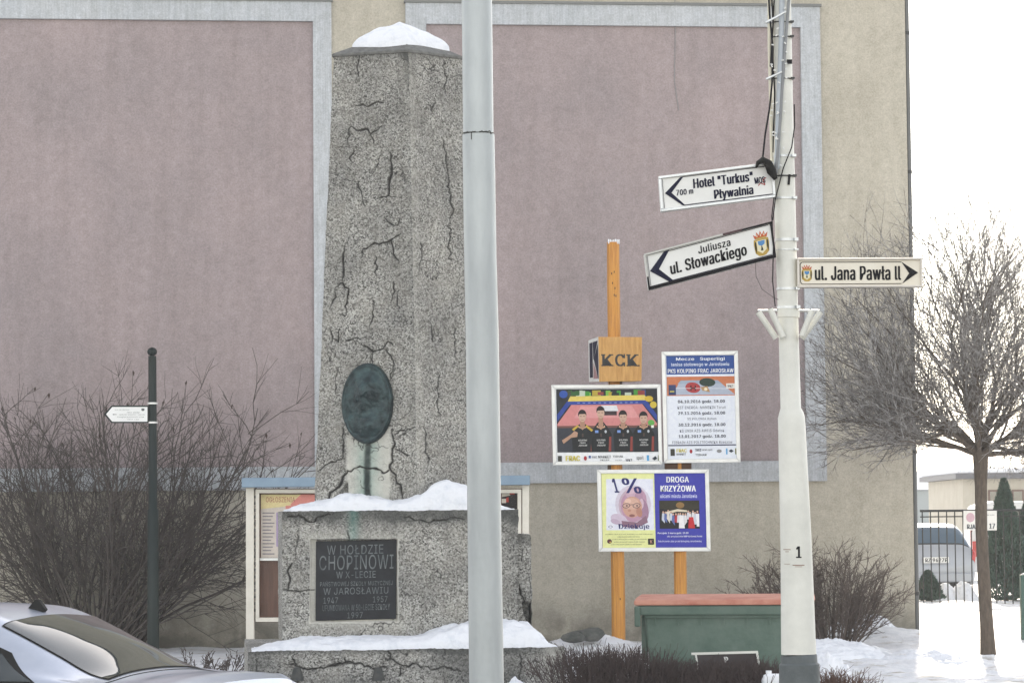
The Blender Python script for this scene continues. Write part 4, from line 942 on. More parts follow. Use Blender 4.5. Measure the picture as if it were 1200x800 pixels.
def board(TL, TR, BL, rim, d0, label):
    X0 = frame_px(TL, TR, BL, Yb - .12 - d0)
    W = math.hypot(TR[0] - TL[0], TR[1] - TL[1]); H = math.hypot(BL[0] - TL[0], BL[1] - TL[1])
    m = M(); m.box((1, 1, -.06), (W - 1, H - 1, 0), X0); bd = obj('poster_board', m, mat('board_back', (.3, .3, .3), .6), ps); bd['label'] = label
    m = M()
    m.prism([(0, 0), (W, 0), (W - rim, rim), (rim, rim)], -.03, .03, X0); m.prism([(0, H), (rim, H - rim), (W - rim, H - rim), (W, H)], -.03, .03, X0)
    m.prism([(0, .1), (rim, rim + .1), (rim, H - rim - .1), (0, H - .1)], -.03, .0295, X0); m.prism([(W, .1), (W, H - .1), (W - rim, H - rim - .1), (W - rim, rim + .1)], -.03, .0295, X0)
    obj('frame', m, FRAMEW, bd, bevel=.006)
    return X0, W, H, bd
class Print:
    def __init__(s, X, ox, oy): s.X = lambda a, b, d_=0: X(a - ox, b - oy, d_); s.m = M(); s.c = []; s.k = 0
    def mi(s, h):
        if h not in s.c: s.c.append(h)
        s.k += 1; return s.c.index(h)
    def d(s): return .003 + s.k * .00012
    def poly(s, h, *p): i_ = s.mi(h); s.m.flat(p, s.d(), s.X, i_)
    def rect(s, h, a, b, c_, e): s.poly(h, (a, b), (c_, b), (c_, e), (a, e))
    def ell(s, h, cx_, cy_, rx, ry, n=14, rot=0): s.poly(h, *[(cx_ + rx * math.cos(t) * math.cos(rot) - ry * math.sin(t) * math.sin(rot), cy_ + rx * math.cos(t) * math.sin(rot) + ry * math.sin(t) * math.cos(rot)) for t in [2 * math.pi * j / n for j in range(n)]])
    def txt(s, h, st, a, b, c_, e, bold=.01, slant=0): i_ = s.mi(h); text(s.m, st, s.X, a, b, c_, e, s.d(), i_, bold, slant)
    def done(s, parent, name='print'): return obj(name, s.m, [ink(h) for h in s.c], parent)
# team poster
X0, W, H, bd = board((646, 451), (774, 450), (648, 545), 4.2, 0, 'wide framed team photo poster, left of the three boards')
p = Print(X0, 646, 451)
p.rect('e6e8ea', 650, 455, 770.5, 541.5); p.rect('20242a', 651.5, 456, 770, 530)
rp = random.Random(4)
for j in range(30):
    x = 653 + rp.random() * 112; p.rect(rp.choice(['2d5c2e', '3b8a34', '74b04a', '8c3d3a', 'b8c4b0', '2a4a80', '1c2622', 'b09a3c', '384030']), x, 457 + rp.random() * 4, x + 3 + rp.random() * 9, 462 + rp.random() * 5)
p.poly('d8c060', (668, 464.5), (755, 463.5), (760, 471), (664, 472)); p.poly('26408c', (664, 470.5), (757, 469.5), (769, 487), (769, 494), (753, 474), (667, 474.5), (652, 494), (652, 486))
p.poly('c9807e', (669, 474.5), (752, 474), (769, 497), (769, 499), (652, 499), (652, 497)); p.poly('d49290', (680, 476), (740, 476), (748, 490), (672, 490))
for j in range(12): p.rect('7886b8', 676 + j * 6.2, 471.6, 679 + j * 6.2, 472.8)
p.poly('d6d6d8', (704, 475.5), (722, 475.5), (724, 482), (703, 482)); p.rect('3a2c30', 706, 482, 722, 487)
p.rect('30343c', 652, 499, 769, 530); p.rect('6e4840', 652, 499, 769, 501.5)
p.ell('2a4f9c', 660, 462, 5, 4.5); p.ell('c8a838', 760, 468, 5, 3.5); p.ell('c8b040', 765, 475, 4, 4); p.ell('58a048', 762, 496, 4, 3.5); p.rect('e8e8e0', 762, 499, 765, 502)
for n_, (cx_, hy, w_) in enumerate(((681.5, 486, 12), (703, 482, 11.5), (729, 487, 10.5), (753, 488.5, 11.5))):
    p.poly('14191c', (cx_ - w_, 530), (cx_ - w_ - 1, 508), (cx_ - w_ + 4, 500.5), (cx_ - 3.5, 497 + (hy - 486) * .5), (cx_ + 3.5, 497 + (hy - 486) * .5), (cx_ + w_ - 4, 500.5), (cx_ + w_ + 1, 509), (cx_ + w_, 530))
    p.poly('b08a72', (cx_ - 3.2, 497), (cx_ + 3.2, 497), (cx_ + 2, 502), (cx_, 504), (cx_ - 2, 502))
    p.poly('c89c80', (cx_ - 4.5, 498.5), (cx_ - 1, 502.5), (cx_ - 5, 501)); p.poly('c89c80', (cx_ + 4.5, 498.5), (cx_ + 1, 502.5), (cx_ + 5, 501))
    p.poly('a8806a', (cx_ - 2.4, hy + 5), (cx_ + 2.6, hy + 5), (cx_ + 2.8, 501), (cx_ - 2.6, 501)); p.ell('20191a', cx_, hy + (-.4), 4.9, 5.6); p.ell('c2a08c', cx_ + .2, hy + 2.6, 4.4, 6.0)
    p.poly('20191a', (cx_ - 4.6, hy + 1), (cx_ - 3.5, hy - 3.4), (cx_ + 3.5, hy - 3.8), (cx_ + 4.8, hy + 1), (cx_ + 3.6, hy - .8), (cx_ - 3.2, hy - .6))
    p.rect('4a3630', cx_ - 2.8, hy + 1.6, cx_ - .9, hy + 2.2); p.rect('4a3630', cx_ + 1.1, hy + 1.6, cx_ + 3, hy + 2.2); p.rect('8e625a', cx_ - 1.2, hy + 6, cx_ + 1.6, hy + 6.6)
    if n_: p.rect('6f8fc8', cx_ - 7, 504.5, cx_ - 3, 507.5); p.ell('b8bcc0', cx_ + 5.5, 506, 1.3, 1.8)
    p.rect('4a3a34', cx_ - .8, 508, cx_ + 1, 512)
    for j, s_ in enumerate(('KOLPING', 'FRAC', 'JAROSŁAW')): p.txt('d8d8d4', s_, cx_ - 5 + (j == 1) * 1.6, 515 + j * 3, cx_ + 5 - (j == 1) * 1.6, 516.9 + j * 3)
    p.poly('8a3c34', (cx_ + w_ - 2, 512), (cx_ + w_ + .5, 512), (cx_ + w_, 529), (cx_ + w_ - 3, 529))
p.poly('b08a72', (657, 516), (668, 509), (672, 505), (676, 507), (675, 512), (668, 513), (659, 520)); p.poly('c0a040', (669, 503), (676, 498), (677, 500), (671, 505)); p.poly('c0a040', (686, 498), (694, 504), (692, 506), (685, 500))
p.txt('c8b840', 'FRAC', 661, 534, 678, 540, .03)
for h, s_, a, b, c_, e in (('222222', 'MARKET', 699, 534, 714, 537), ('222222', 'TIBHAR', 716, 534, 728, 536.4), ('4a4a55', 'med', 692, 534, 697, 537), ('333344', 'WKT', 731, 538, 739, 541), ('777777', 'sport', 744, 535, 752, 540), ('222222', 'SKLEP', 701, 538.4, 712, 540), ('888888', 'serwis', 719, 538.4, 727, 540)): p.txt(h, s_, a, b, c_, e)
p.ell('a02830', 684, 537, 1.8, 2.6); p.rect('3c3c34', 652, 534, 656.5, 540.5); p.rect('4a9ac8', 756, 534, 758.5, 540.5); p.poly('303840', (762, 538), (766, 535), (768, 538), (765, 540)); p.rect('4a5a20', 769, 534, 770.4, 540.5); p.rect('3a5a90', 688, 534, 690.5, 537)
p.done(bd)
# match calendar
X0, W, H, bd = board((775, 412), (864.5, 411), (778, 542.5), 4.6, .015, 'tall framed match calendar poster, upper right of the three boards')
def Xs(a, b, d_=0.0): # sheet coordinates: straightened
    return X0(a, b, d_)
p = Print(Xs, 775, 412)
x0, x1 = 779.8, 860.5
p.rect('dfe3ee', 779.5, 416.5, 861, 538); p.rect('274b8c', 780.5, 417, 860.5, 439)
p.txt('e8ecf4', 'Mecze   Superligi', 792, 419, 849, 423.5, .02); p.txt('d8deec', 'tenisa stołowego w Jarosławiu', 786, 425.2, 854, 430.2, .01); p.txt('f0f2f8', 'PKS KOLPING FRAC JAROSŁAW', 782, 432.5, 859, 437.3, .015)
p.rect('c4744e', 780.5, 441.5, 860.5, 464); p.poly('a8b0be', (797, 446), (840, 446), (860, 463), (786, 463)); p.poly('98a4b4', (797, 446), (840, 446), (845, 450), (793, 450)); line(p.m, p.X, [(790, 455), (852, 456)], .5, .0045, p.mi('e8e8ea'))
p.ell('a83a3c', 811, 454.5, 9, 6.2, 18, .15); p.rect('301c20', 808, 452, 809.4, 458); p.rect('301c20', 813, 452, 814.4, 458); p.rect('301c20', 809, 454.5, 813.5, 455.7)
p.ell('26382e', 828, 448.5, 9.5, 5, 18, .05); p.poly('b08858', (820, 454), (828, 453), (831, 460), (822, 458)); p.ell('e8d8b8', 826, 456.5, 2, 1.8); p.rect('2c3a62', 782.5, 451, 791, 463); p.rect('b8b04a', 784, 458, 789, 459.6); p.rect('e0dcd4', 850, 450, 860, 456); p.txt('303030', 'WKT', 851.5, 451.6, 858.5, 454.6)
for j, (a, b) in enumerate((('04.10.2016 godz. 18.00', 'KST ENERGA-MANEKIN Toruń'), ('29.11.2016 godz. 18.00', 'SS POLONIA Bytom'), ('30.12.2016 godz. 18.00', 'KS UNIA AZS AWFiS Gdańsk'), ('13.01.2017 godz. 18.00', 'FIBRAIN AZS POLITECHNIKA Rzeszów'))):
    y = 469 + j * 13.6; p.txt('1c2236', a, 793, y, 848, y + 4.4, .02); hw = (28, 17, 26, 35)[j]; p.txt('30364a', b, 820.5 - hw, y + 7, 820.5 + hw, y + 10.4, .0)
p.rect('2b2f4c', 780.5, 521.3, 860.5, 522.6)
p.txt('c8b840', 'FRAC', 790, 526, 802, 530, .03); p.txt('222222', 'MARKET', 790, 531, 801, 533.4); p.ell('a02830', 807, 529, 1.7, 2.4); p.txt('333344', 'SMED', 812, 526, 819, 529); p.txt('222222', 'TIBHAR', 812, 532, 825, 534.4); p.txt('777777', 'serwis sport', 820, 526, 832, 529); p.ell('8a8a8a', 840, 529, 3, 2); p.rect('4a9ac8', 848, 526, 849.6, 533); p.poly('303840', (851, 529), (854, 527), (857, 529), (854, 531)); p.rect('6a6a28', 858.6, 526, 860.2, 533); p.rect('3c3c34', 783, 526, 788, 534)
p.done(bd)
# double poster below
X0, W, H, bd = board((699.5, 550), (830.5, 549.5), (701.5, 646), 4.6, .0, 'framed double poster, yellow left and violet right, lowest of the three boards')
p = Print(X0, 699.5, 550)
p.rect('e2e4a0', 704.5, 554.5, 766.5, 641.5); p.poly('dfe0ee', (710, 561), (765, 561), (765, 621), (709, 621))
for k_, (h, rx, ry) in enumerate((('cfc6d2', 21, 23), ('c0a8b4', 17, 20), ('b88ea4', 14.5, 18.5))): p.ell(h, 741, 591 + k_, rx, ry, 20)
p.ell('b993a6', 744, 585, 13, 14, 20); p.ell('a07c92', 753, 597, 6.0, 13, 16, -.15); p.ell('c7a5b4', 741, 578, 9, 6.5, 16); p.ell('d2b4c0', 738, 575, 5, 3.6, 12); p.ell('ae8a9e', 748, 582, 5, 6, 12); p.ell('cdb0bc', 751, 590, 2.5, 6, 12); p.ell('c89a88', 740, 594, 11.5, 12.5, 20, .1); p.ell('d2a896', 739, 590, 9, 7, 16); p.ell('cbbaca', 724, 608, 10, 6, 14, .3); p.ell('bba6b8', 720, 611, 6, 3, 12, .3); p.ell('b58270', 748, 600, 3.5, 6, 12, -.2); p.ell('deb8a6', 735, 587, 4, 3, 10)
p.ell('8c5a58', 739.5, 604, 3.4, 1.7, 10); p.ell('b88474', 736.6, 598, 1.8, 1.6, 8)
for cx_ in (733, 745): p.ell('5c4a4e', cx_, 592.3, 4.6, 3.0, 14, -.12); p.ell('caa394', cx_, 592.3, 3.8, 2.3, 14, -.12); p.ell('30282c', cx_ + .6, 592.4, 1.1, .9, 8)
line(p.m, p.X, [(737, 591.5), (741, 591)], .7, .0062, p.mi('5c4a4e')); p.poly('8a6878', (727, 610), (745, 612), (756, 604), (758, 612), (744, 619), (728, 617))
p.txt('252a66', '1', 720, 560.5, 725.5, 577, .05, -.25); p.txt('252a66', '%', 731, 560, 752, 578, .02, -.2)
p.txt('252a66', 'Dziękuję', 724, 613.5, 760, 621, .015, -.1); p.ell('e8e8f0', 714, 617, 3.8, 2.6); p.ell('6a6a90', 714, 617, 2.6, 1.6); p.ell('e8e8f0', 714, 617, 1.8, 1.0)
for j, (a, b) in enumerate(((708, 763), (722, 748), (716, 756), (718, 754), (714, 750))): p.txt('6c6c50', 'przekaz swoj procent podatku na cele statutowe', a, 625 + j * 3, b, 626.5 + j * 3)
p.ell('5a2c34', 712.5, 634, 2.8, 2.6); p.ell('c8a848', 713.5, 635, 1.2, .8); p.rect('1e1a1c', 757.5, 631, 764.5, 638); p.txt('d8a890', 'K', 760, 632.5, 763, 636.5)
p.rect('3b3da0', 766.5, 554.5, 826, 641.5); p.txt('f0f0fa', 'DROGA', 780.5, 558.5, 807, 565.3, .02); p.txt('f0f0fa', 'KRZYŻOWA', 773.5, 567, 815, 576, .02); p.txt('d0d4f0', 'ulicami miasta Jarosławia', 773, 579, 816, 583.4, .01)
p.rect('17161a', 771.5, 586.5, 818.5, 619.5); p.poly('302c20', (772, 587), (818, 587), (818, 596), (800, 600), (772, 596)); p.ell('8a6a40', 796, 592, 5, 3.6)
rq = random.Random(9)
p.poly('d8ccb4', (778, 600), (793, 596.5), (804, 598), (804, 600), (792, 599.5), (779, 603))
for j in range(15):
    x = 776 + j * 2.9 + rq.uniform(-.6, .6); y = 600 + rq.uniform(-1.5, 3); h = rq.choice(['d8d4d4', 'c4c8d4', 'b03038', 'd8d0c4', '5a6aa0', '8a2a30', 'd0d0d8'])
    p.ell('c8a08c', x, y, 1.1, 1.3, 8); p.poly(h, (x - 1.8, y + 8 + rq.uniform(0, 6)), (x - 1.3, y + 1.2), (x + 1.3, y + 1.2), (x + 1.8, y + 9 + rq.uniform(0, 6)))
p.poly('e8e4e4', (794, 619), (795, 604), (799, 604), (801, 619)); p.poly('c02c34', (805, 619), (806, 606), (811, 606), (813, 619)); p.poly('e4e4ec', (815, 617), (814, 602), (818, 602), (818, 617))
p.txt('e4e6f8', 'Początek: 3 marca godz. 19.00', 769, 623.5, 805, 626, .02); p.txt('e4e6f8', 'ulic przy kościele NMP Królowej Polski', 780, 627.4, 821, 629.8, .01); p.txt('d8daf4', 'Zakończenie: plac przed kolegiatą Jarosławską', 769, 633, 820, 635.6, .01)
p.done(bd)

# ---------------------------------------------------------------- refuse container
Yd = 24.6; dsc = 3400 / Yd
dcx = P(852, 700, Yd)[0]
du = thing('refuse_container', 'green wheeled refuse container with faded red lid behind the hedge', 'dumpster', (dcx, Yd + .4, 0))
DY = math.radians(-8); dU = np.array([math.cos(DY), math.sin(DY), 0]); dW = np.array([-math.sin(DY), math.cos(DY), 0])
dO = P(754, 700, Yd); zr = P(850, 709, Yd)[2]
dO = np.array([dO[0], Yd, 0]); WD = 1.33
def XD(a, b, c_): return dO + dU * a + dW * b + np.array([0, 0, c_])
def taper(a, b, c_):  # a 0..1, b 0..1, z
    t = (zr - c_) / zr * .5; return XD(a * WD + (.5 - a) * t * .30 , b * .98 + (.5 - b) * t * .3, c_)
m = M(); m.box((0, 0, .2), (1, 1, zr), taper); body = obj('body', m, BINGREEN, du, bevel=.02)
m = M()
for k_ in range(7):
    a = .06 + k_ * .147; m.box((a, -.016, zr - .16), (a + .012, .004, zr - .10), taper)
m.box((.0, -.03, zr - .10), (1, .0, zr - .075), taper); pieces('rib', m, BINGREEN, body, bevel=.004)
m = M(); m.box((-.05, -.06, zr - .075), (WD + .05, .0, zr + .005), XD); m.box((-.05, 0, zr - .075), (0.0, .98, zr + .005), XD); m.box((WD, 0, zr - .075), (WD + .05, .98, zr + .005), XD); m.box((-.05, .98, zr - .075), (WD + .05, 1.03, zr + .005), XD)
m.box((-.07, -.09, zr - .17), (-.02, -.04, zr - .0), XD); m.box((-.03, .1, zr - .45), (.02, .16, zr - .08), XD)
obj('rim', m, BINGREEN, body, bevel=.012)
m = M(); m.prism([(-.08, 0), (-.075, .045), (.1, .065), (.5, .08), (.9, .07), (1.05, .04), (1.05, 0)], -.075, WD + .075, lambda b, c_, a: XD(a, b, zr + .008 + c_))
lid = obj('lid', m, BINRED, du, bevel=.015)
for a in (.12, WD - .12):
    for b in (.12, .86):
        m = M(); m.tube([XD(a - .03, b, .1), XD(a + .03, b, .1)], .1, 20); obj('wheel', m, RUBBER, du, autosmooth=40)
        m = M(); m.box((a - .04, b - .03, .1), (a + .04, b + .03, .24), XD); obj('caster', m, IRON, du)
# framed panel leaning at the bin
Yf = 22.5
fp = thing('leaning_panel', 'dark panel with thin white frame leaning against the green bin behind the hedge', 'panel', (P(855, 790, Yf)[0], Yf, 0))
Xf = frame_px((814, 764), (888, 762), (822, 815), Yf)
m = M(); m.box((0, 0, -.02), (74, 110, 0), Xf); bb = obj('board', m, mat('dark_brown_panel', (.035, .028, .03), .6), fp)
m = M(); m.box((-4, 0, 0), (74, 2.8, .015), Xf); m.box((71.5, 2.8, 0), (74, 110, .0145), Xf); m.box((0, 2.8, 0), (2, 110, .0145), Xf); obj('frame', m, WHITE, bb)
m = M(); text(m, 'P', Xf, 33, 6, 38, 13, .004, bold=.04); obj('lettering', m, WHITE2, bb)
wl = thing('white_canister', 'white plastic canister with small cap beside the foot of the white pole', 'canister', (P(902, 800, 21.5)[0], 21.5, 0))
Xw = lambda a, b, c_: np.array([P(893, 700, 21.5)[0] + a, 21.5 + b, c_]); zc = P(900, 790, 21.5)[2]
m = M(); m.box((0, 0, 0.0), (.26, .2, zc), Xw); obj('body', m, mat('white_plastic', (.75, .76, .78), .5), wl, bevel=.04)
m = M(); m.tube([Xw(.05, .1, zc - .01), Xw(.05, .1, zc + .025)], .022, 12); obj('cap', m, mat('white_plastic', (.75, .76, .78), .5), wl)

# ---------------------------------------------------------------- shrubs, hedges, tree
def shrub(name, label, c, nst, H, spread, seed, mt, sub=(7, 4), r0=.012, upc=.06, lean=(0, 0), cat='shrub', bias=None, base_r=.2, tmin=.25, len_f=(.42, .45), tilt=(.1, 1.0), group=None, leaves=0, K=7, rtw=.0022, wob=.08):
    rng = np.random.default_rng(seed); S = []; SR = []; T = []; TR = []; tips = []
    for i_ in range(nst):
        a = rng.uniform(0, 2 * math.pi); tl = tilt[0] + (tilt[1] - tilt[0]) * rng.random() ** .8
        d_ = np.array([math.cos(a) * tl * spread[0] + lean[0], math.sin(a) * tl * spread[1] + lean[1], 1.0])
        L = H * rng.uniform(.7, 1.08) * (1 - .1 * tl); p0 = np.array(c) + np.array([math.cos(a), math.sin(a) * .7, 0]) * base_r * rng.random() ** .5 * (1 + 0)
        st = twig(rng, p0 - (0, 0, .05), d_, L, K, -.012 if upc < 0 else upc * rng.uniform(-.4, 1), wob); rr = np.linspace(r0 * rng.uniform(.7, 1.4), rtw * 1.6, K)
        S.append(st); SR.append(rr); tips.append(st[-1])
        for j in range(sub[0]):
            t = tmin + (1 - tmin) * (j + rng.random()) / sub[0]; fi = t * (K - 1); k_ = min(K - 2, int(fi)); q_ = st[k_] + (st[k_ + 1] - st[k_]) * (fi - k_); dd = st[k_ + 1] - st[k_]; dd /= np.linalg.norm(dd)
            dd2 = dd + rnd_perp(rng, dd) * rng.uniform(.5, 1.3); l1 = L * len_f[0] * (1.1 - t * .5) * rng.uniform(.6, 1.2)
            s2 = twig(rng, q_, dd2, l1, 5, upc * .6, .15); T.append(s2); TR.append(np.linspace(rtw * 1.9, rtw, 5)); tips.append(s2[-1])
            for e in range(sub[1]):
                k2 = rng.integers(1, 4); d3 = s2[k2 + 1] - s2[k2]; d3 /= np.linalg.norm(d3); d3 = d3 + rnd_perp(rng, d3) * rng.uniform(.4, 1.1)
                T.append(twig(rng, s2[k2], d3, l1 * len_f[1] * rng.uniform(.5, 1.3), 4, .02, .14)); TR.append(np.linspace(rtw * 1.1, rtw * .55, 4))
    o = thing(name, label, cat, c, group)
    V, Q = tubes(S, SR, 5); np_mesh('stems', V, Q, mt, o)
    V, Q = tubes(T, TR, 3); np_mesh('twigs', V, Q, mt, o)
    if leaves:
        m = M(); tp = sorted(tips, key=lambda p_: -p_[2])
        for j in range(leaves):
            q_ = tp[int(rng.random() ** 1.4 * len(tp) * .25)]; s_ = rng.uniform(.02, .035); a = rng.uniform(-.6, .6)
            m.add([q_, q_ + (s_ * .5 + a * .02, 0, -s_), q_ + (a * .03, .01, -s_ * 2.6), q_ + (-s_ * .5 + a * .02, 0, -s_)], [(0, 1, 2, 3)])
        obj('dry_leaves', m, LEAFD, o)['kind'] = 'stuff'
    return o
c = gc(120, 39.2)
shrub('bare_bush', 'very large leafless bush with many upright stems at the left, in front of the wall', (c[0], c[1], 0.0), 78, 3.85, (.76, .55), 11, TWIGB, sub=(10, 5), r0=.021, upc=.11, wob=.12, base_r=.46, tmin=.22, leaves=26, tilt=(.1, 1.5), rtw=.0036, K=8)
c = gc(255, 38.9)
shrub('bare_bush', 'second leafless bush whose branches arch low to the right behind the dark signpost', (gc(118, 38.9)[0], c[1], 0.12), 20, 2.75, (.7, .5), 23, TWIGB, sub=(7, 4), r0=.014, upc=.0, base_r=.25, tmin=.4, lean=(.95, -.1), tilt=(.1, .8), rtw=.0034)
c = gc(975, 38.6)
shrub('bare_bush', 'dense rounded leafless bush right of the white pole beside the building corner', (c[0], c[1], 0.0), 80, 1.35, (.75, .5), 31, TWIG, sub=(8, 5), r0=.009, upc=.05, base_r=.35, tmin=.15, tilt=(.05, 1.25), len_f=(.4, .45), rtw=.0026)
c = gc(925, 38.9)
shrub('bare_bush', 'leafless bush with arching twigs behind the bin and left of the white pole', (c[0], c[1], 0.0), 40, 1.25, (.7, .5), 37, TWIG, sub=(7, 5), r0=.009, upc=-.09, base_r=.25, tmin=.3, tilt=(.1, .7), len_f=(.34, .45), lean=(-.15, 0), rtw=.0026)
# a fine tuft of twigs poking out of the snow near the car
for px, Y, s_, h_ in ((236, 33.4, 41, .22), (262, 33.6, 43, .20)):
    c = gc(px, Y); shrub('small_shrub', 'low tuft of bare twigs in the snow, ' + ('nearest the car' if px < 250 else 'nearest the display case post'), c, 16, h_ * 1.5, (1.2, .8), s_, TWIGD, sub=(4, 3), r0=.005, base_r=.15, cat='shrub', tilt=(.3, 1.3), rtw=.0028)
def hedge(name, label, x0, x1, Y0, Y1, ztop, n, seed, mt, rtw=.0026):
    rng = np.random.default_rng(seed); T = []; TR = []
    for i_ in range(n):
        p = np.array([rng.uniform(x0, x1), rng.uniform(Y0, Y1), 0.0]); H = ztop * rng.uniform(.88, 1.02)
        st = twig(rng, p, np.array([rng.normal() * .22, rng.normal() * .2, 1]), H, 6, .05, .12); st[:, 2] *= min(1, H / max(.01, st[-1, 2])); T.append(st); TR.append(np.linspace(rtw * 2.0, rtw, 6))
        for j in range(9):
            k_ = rng.integers(1, 5); d_ = st[k_ + 1] - st[k_]; d_ /= np.linalg.norm(d_) + 1e-9; d_ = d_ + rnd_perp(rng, d_) * rng.uniform(.5, 1.2); s2 = twig(rng, st[k_], d_, rng.uniform(.1, .24), 4, .03, .16)
            s2[:, 2] = np.minimum(s2[:, 2], ztop * (1.02 + .03 * rng.normal())); T.append(s2); TR.append(np.linspace(rtw, rtw * .5, 4))
    o = thing(name, label, 'hedge', ((x0 + x1) / 2, (Y0 + Y1) / 2, 0)); V, Q = tubes(T, TR, 3); np_mesh('twigs', V, Q, mt, o); return o
Yh = 22.0; zh = P(760, 757, Yh)[2]
hedge('hedge', 'clipped dark bare hedge between the monument slab and the green bin', P(664, 780, Yh)[0], P(762, 780, Yh)[0], 21.75, 22.35, zh * 1.02, 360, 51, TWIGH)
hedge('hedge', 'slightly lower clipped bare hedge directly in front of the green bin', P(763, 780, Yh)[0], P(912, 780, Yh)[0], 21.7, 22.3, P(830, 772, Yh)[2], 560, 52, TWIGH)
zh2 = P(975, 784, Yh)[2]
hedge('hedge', 'short brown bare hedge to the right of the white pole base', P(955, 790, Yh)[0], P(1003, 790, Yh)[0], 21.8, 22.2, zh2, 130, 53, mat('russet_twig', (.11, .06, .045), .85))
heap('snow_heap', 'snow lying over the short brown hedge behind the white pole', (P(970, 800, 22.9)[0], 22.9, .12), .34, .25, .44, 12)

# tree on the right
Yt = 37.0; tb = PG(1158, 767); Yt = tb[1]
tr = thing('pruned_tree', 'leafless street tree with straight trunk and broad umbrella of fine twigs', 'tree', (tb[0], tb[1], 0))
fork = P(1149, 528, Yt)
m = M(); tp_ = [tb + (0, 0, -.08), tb + (0, 0, .04), P(1156.5, 735, Yt), P(1153, 680, Yt), P(1150, 620, Yt), P(1149.5, 570, Yt), fork]
pts = []; rad = []
for i_, (p_, r_) in enumerate(zip(tp_, [.108, .098, .084, .078, .074, .076, .10])): pts.append(p_); rad.append(r_)
m.tube(pts, rad, 14); obj('trunk', m, BARK, tr, smooth=True)
rng = np.random.default_rng(77); S = []; SR = []; T = []; TR = []
hubs = []
for i_ in range(15):
    el = math.radians(8 + 74 * ((i_ + .5) / 15) ** 1.2); az = i_ * 2.39996 + .4; hd = np.array([math.cos(az) * math.cos(el), math.sin(az) * math.cos(el), math.sin(el)])
    hl = rng.uniform(.32, .62); lm = twig(rng, fork + (0, 0, -.05) + hd * .03, hd, hl, 5, .04, .09); hubs.append((hd, lm)); S.append(lm); SR.append(np.linspace(.044, .027, 5))
def inside(p_, slack=1.0):
    dx, dy, dz = p_ - fork; return (dx * dx + dy * dy) / 2.42 ** 2 + max(0, dz) ** 2 / 3.95 ** 2 < slack and dz > -.42
npr = 84
for i_ in range(npr):
    el = math.radians(-4 + 88 * ((i_ + .5) / npr) ** 1.75); az = i_ * 2.39996 + rng.normal() * .2
    d_ = np.array([math.cos(az) * math.cos(el), math.sin(az) * math.cos(el), math.sin(el)])
    hd, lm = max(hubs, key=lambda h_: h_[0].dot(d_)); kk = rng.integers(2, 5)
    L = rng.uniform(.95, 1.45) * (1 + .75 * math.sin(el)); K = 8
    st = twig(rng, lm[kk], d_ * .8 + hd * .3 + rng.normal(size=3) * .12, L, K, .04 if el < .5 else .02, .15); S.append(st); SR.append(np.linspace(.019, .006, K))
    for j in range(12):
        t = .1 + .9 * (j + rng.random()) / 12; fi = t * (K - 1); k_ = min(K - 2, int(fi)); q_ = st[k_] + (st[k_ + 1] - st[k_]) * (fi - k_); dd = st[k_ + 1] - st[k_]; dd /= np.linalg.norm(dd)
        out_ = q_ - fork; out_ /= np.linalg.norm(out_) + 1e-9
        d2 = dd * .5 + out_ * .45 + rnd_perp(rng, dd) * rng.uniform(.35, 1.0) + np.array([0, 0, .10]); l1 = rng.uniform(.55, 1.35) * (.75 + .5 * max(0, d2[2]))
        s2 = twig(rng, q_, d2, l1, 7, .03, .13)
        if not inside(s2[-1], 1 + .25 * rng.random() ** 3): s2 = twig(rng, q_, d2, l1 * .45, 7, .03, .13)
        if not inside(s2[-1], 1.35): continue
        T.append(s2); TR.append(np.linspace(.0068, .0030, 7))
        for e in range(6):
            k2 = rng.integers(1, 6); d3 = s2[k2 + 1] - s2[k2]; d3 /= np.linalg.norm(d3); d3 = d3 + rnd_perp(rng, d3) * rng.uniform(.4, 1.0) + np.array([0, 0, .05]); l2 = l1 * rng.uniform(.25, .6)
            s3 = twig(rng, s2[k2], d3, l2, 5, .03, .15)
            if not inside(s3[-1], 1.05 + .25 * rng.random() ** 2): continue
            T.append(s3); TR.append(np.linspace(.0040, .0019, 5))
            for g_ in range(2):
                k3 = rng.integers(1, 4); d4 = s3[k3 + 1] - s3[k3]; d4 /= np.linalg.norm(d4); d4 = d4 + rnd_perp(rng, d4) * rng.uniform(.4, .9)
                T.append(twig(rng, s3[k3], d4, l2 * rng.uniform(.25, .6), 3, .02, .1)); TR.append(np.linspace(.0026, .0014, 3))
V, Q = tubes(S, SR, 6); np_mesh('limbs', V, Q, BARK, tr)
V, Q = tubes(T, TR, 3); np_mesh('crown', V, Q, mat('frosted_twig', (.10, .085, .075), .8, (.42, .41, .40), 9, contrast=(.42, .64)), tr)

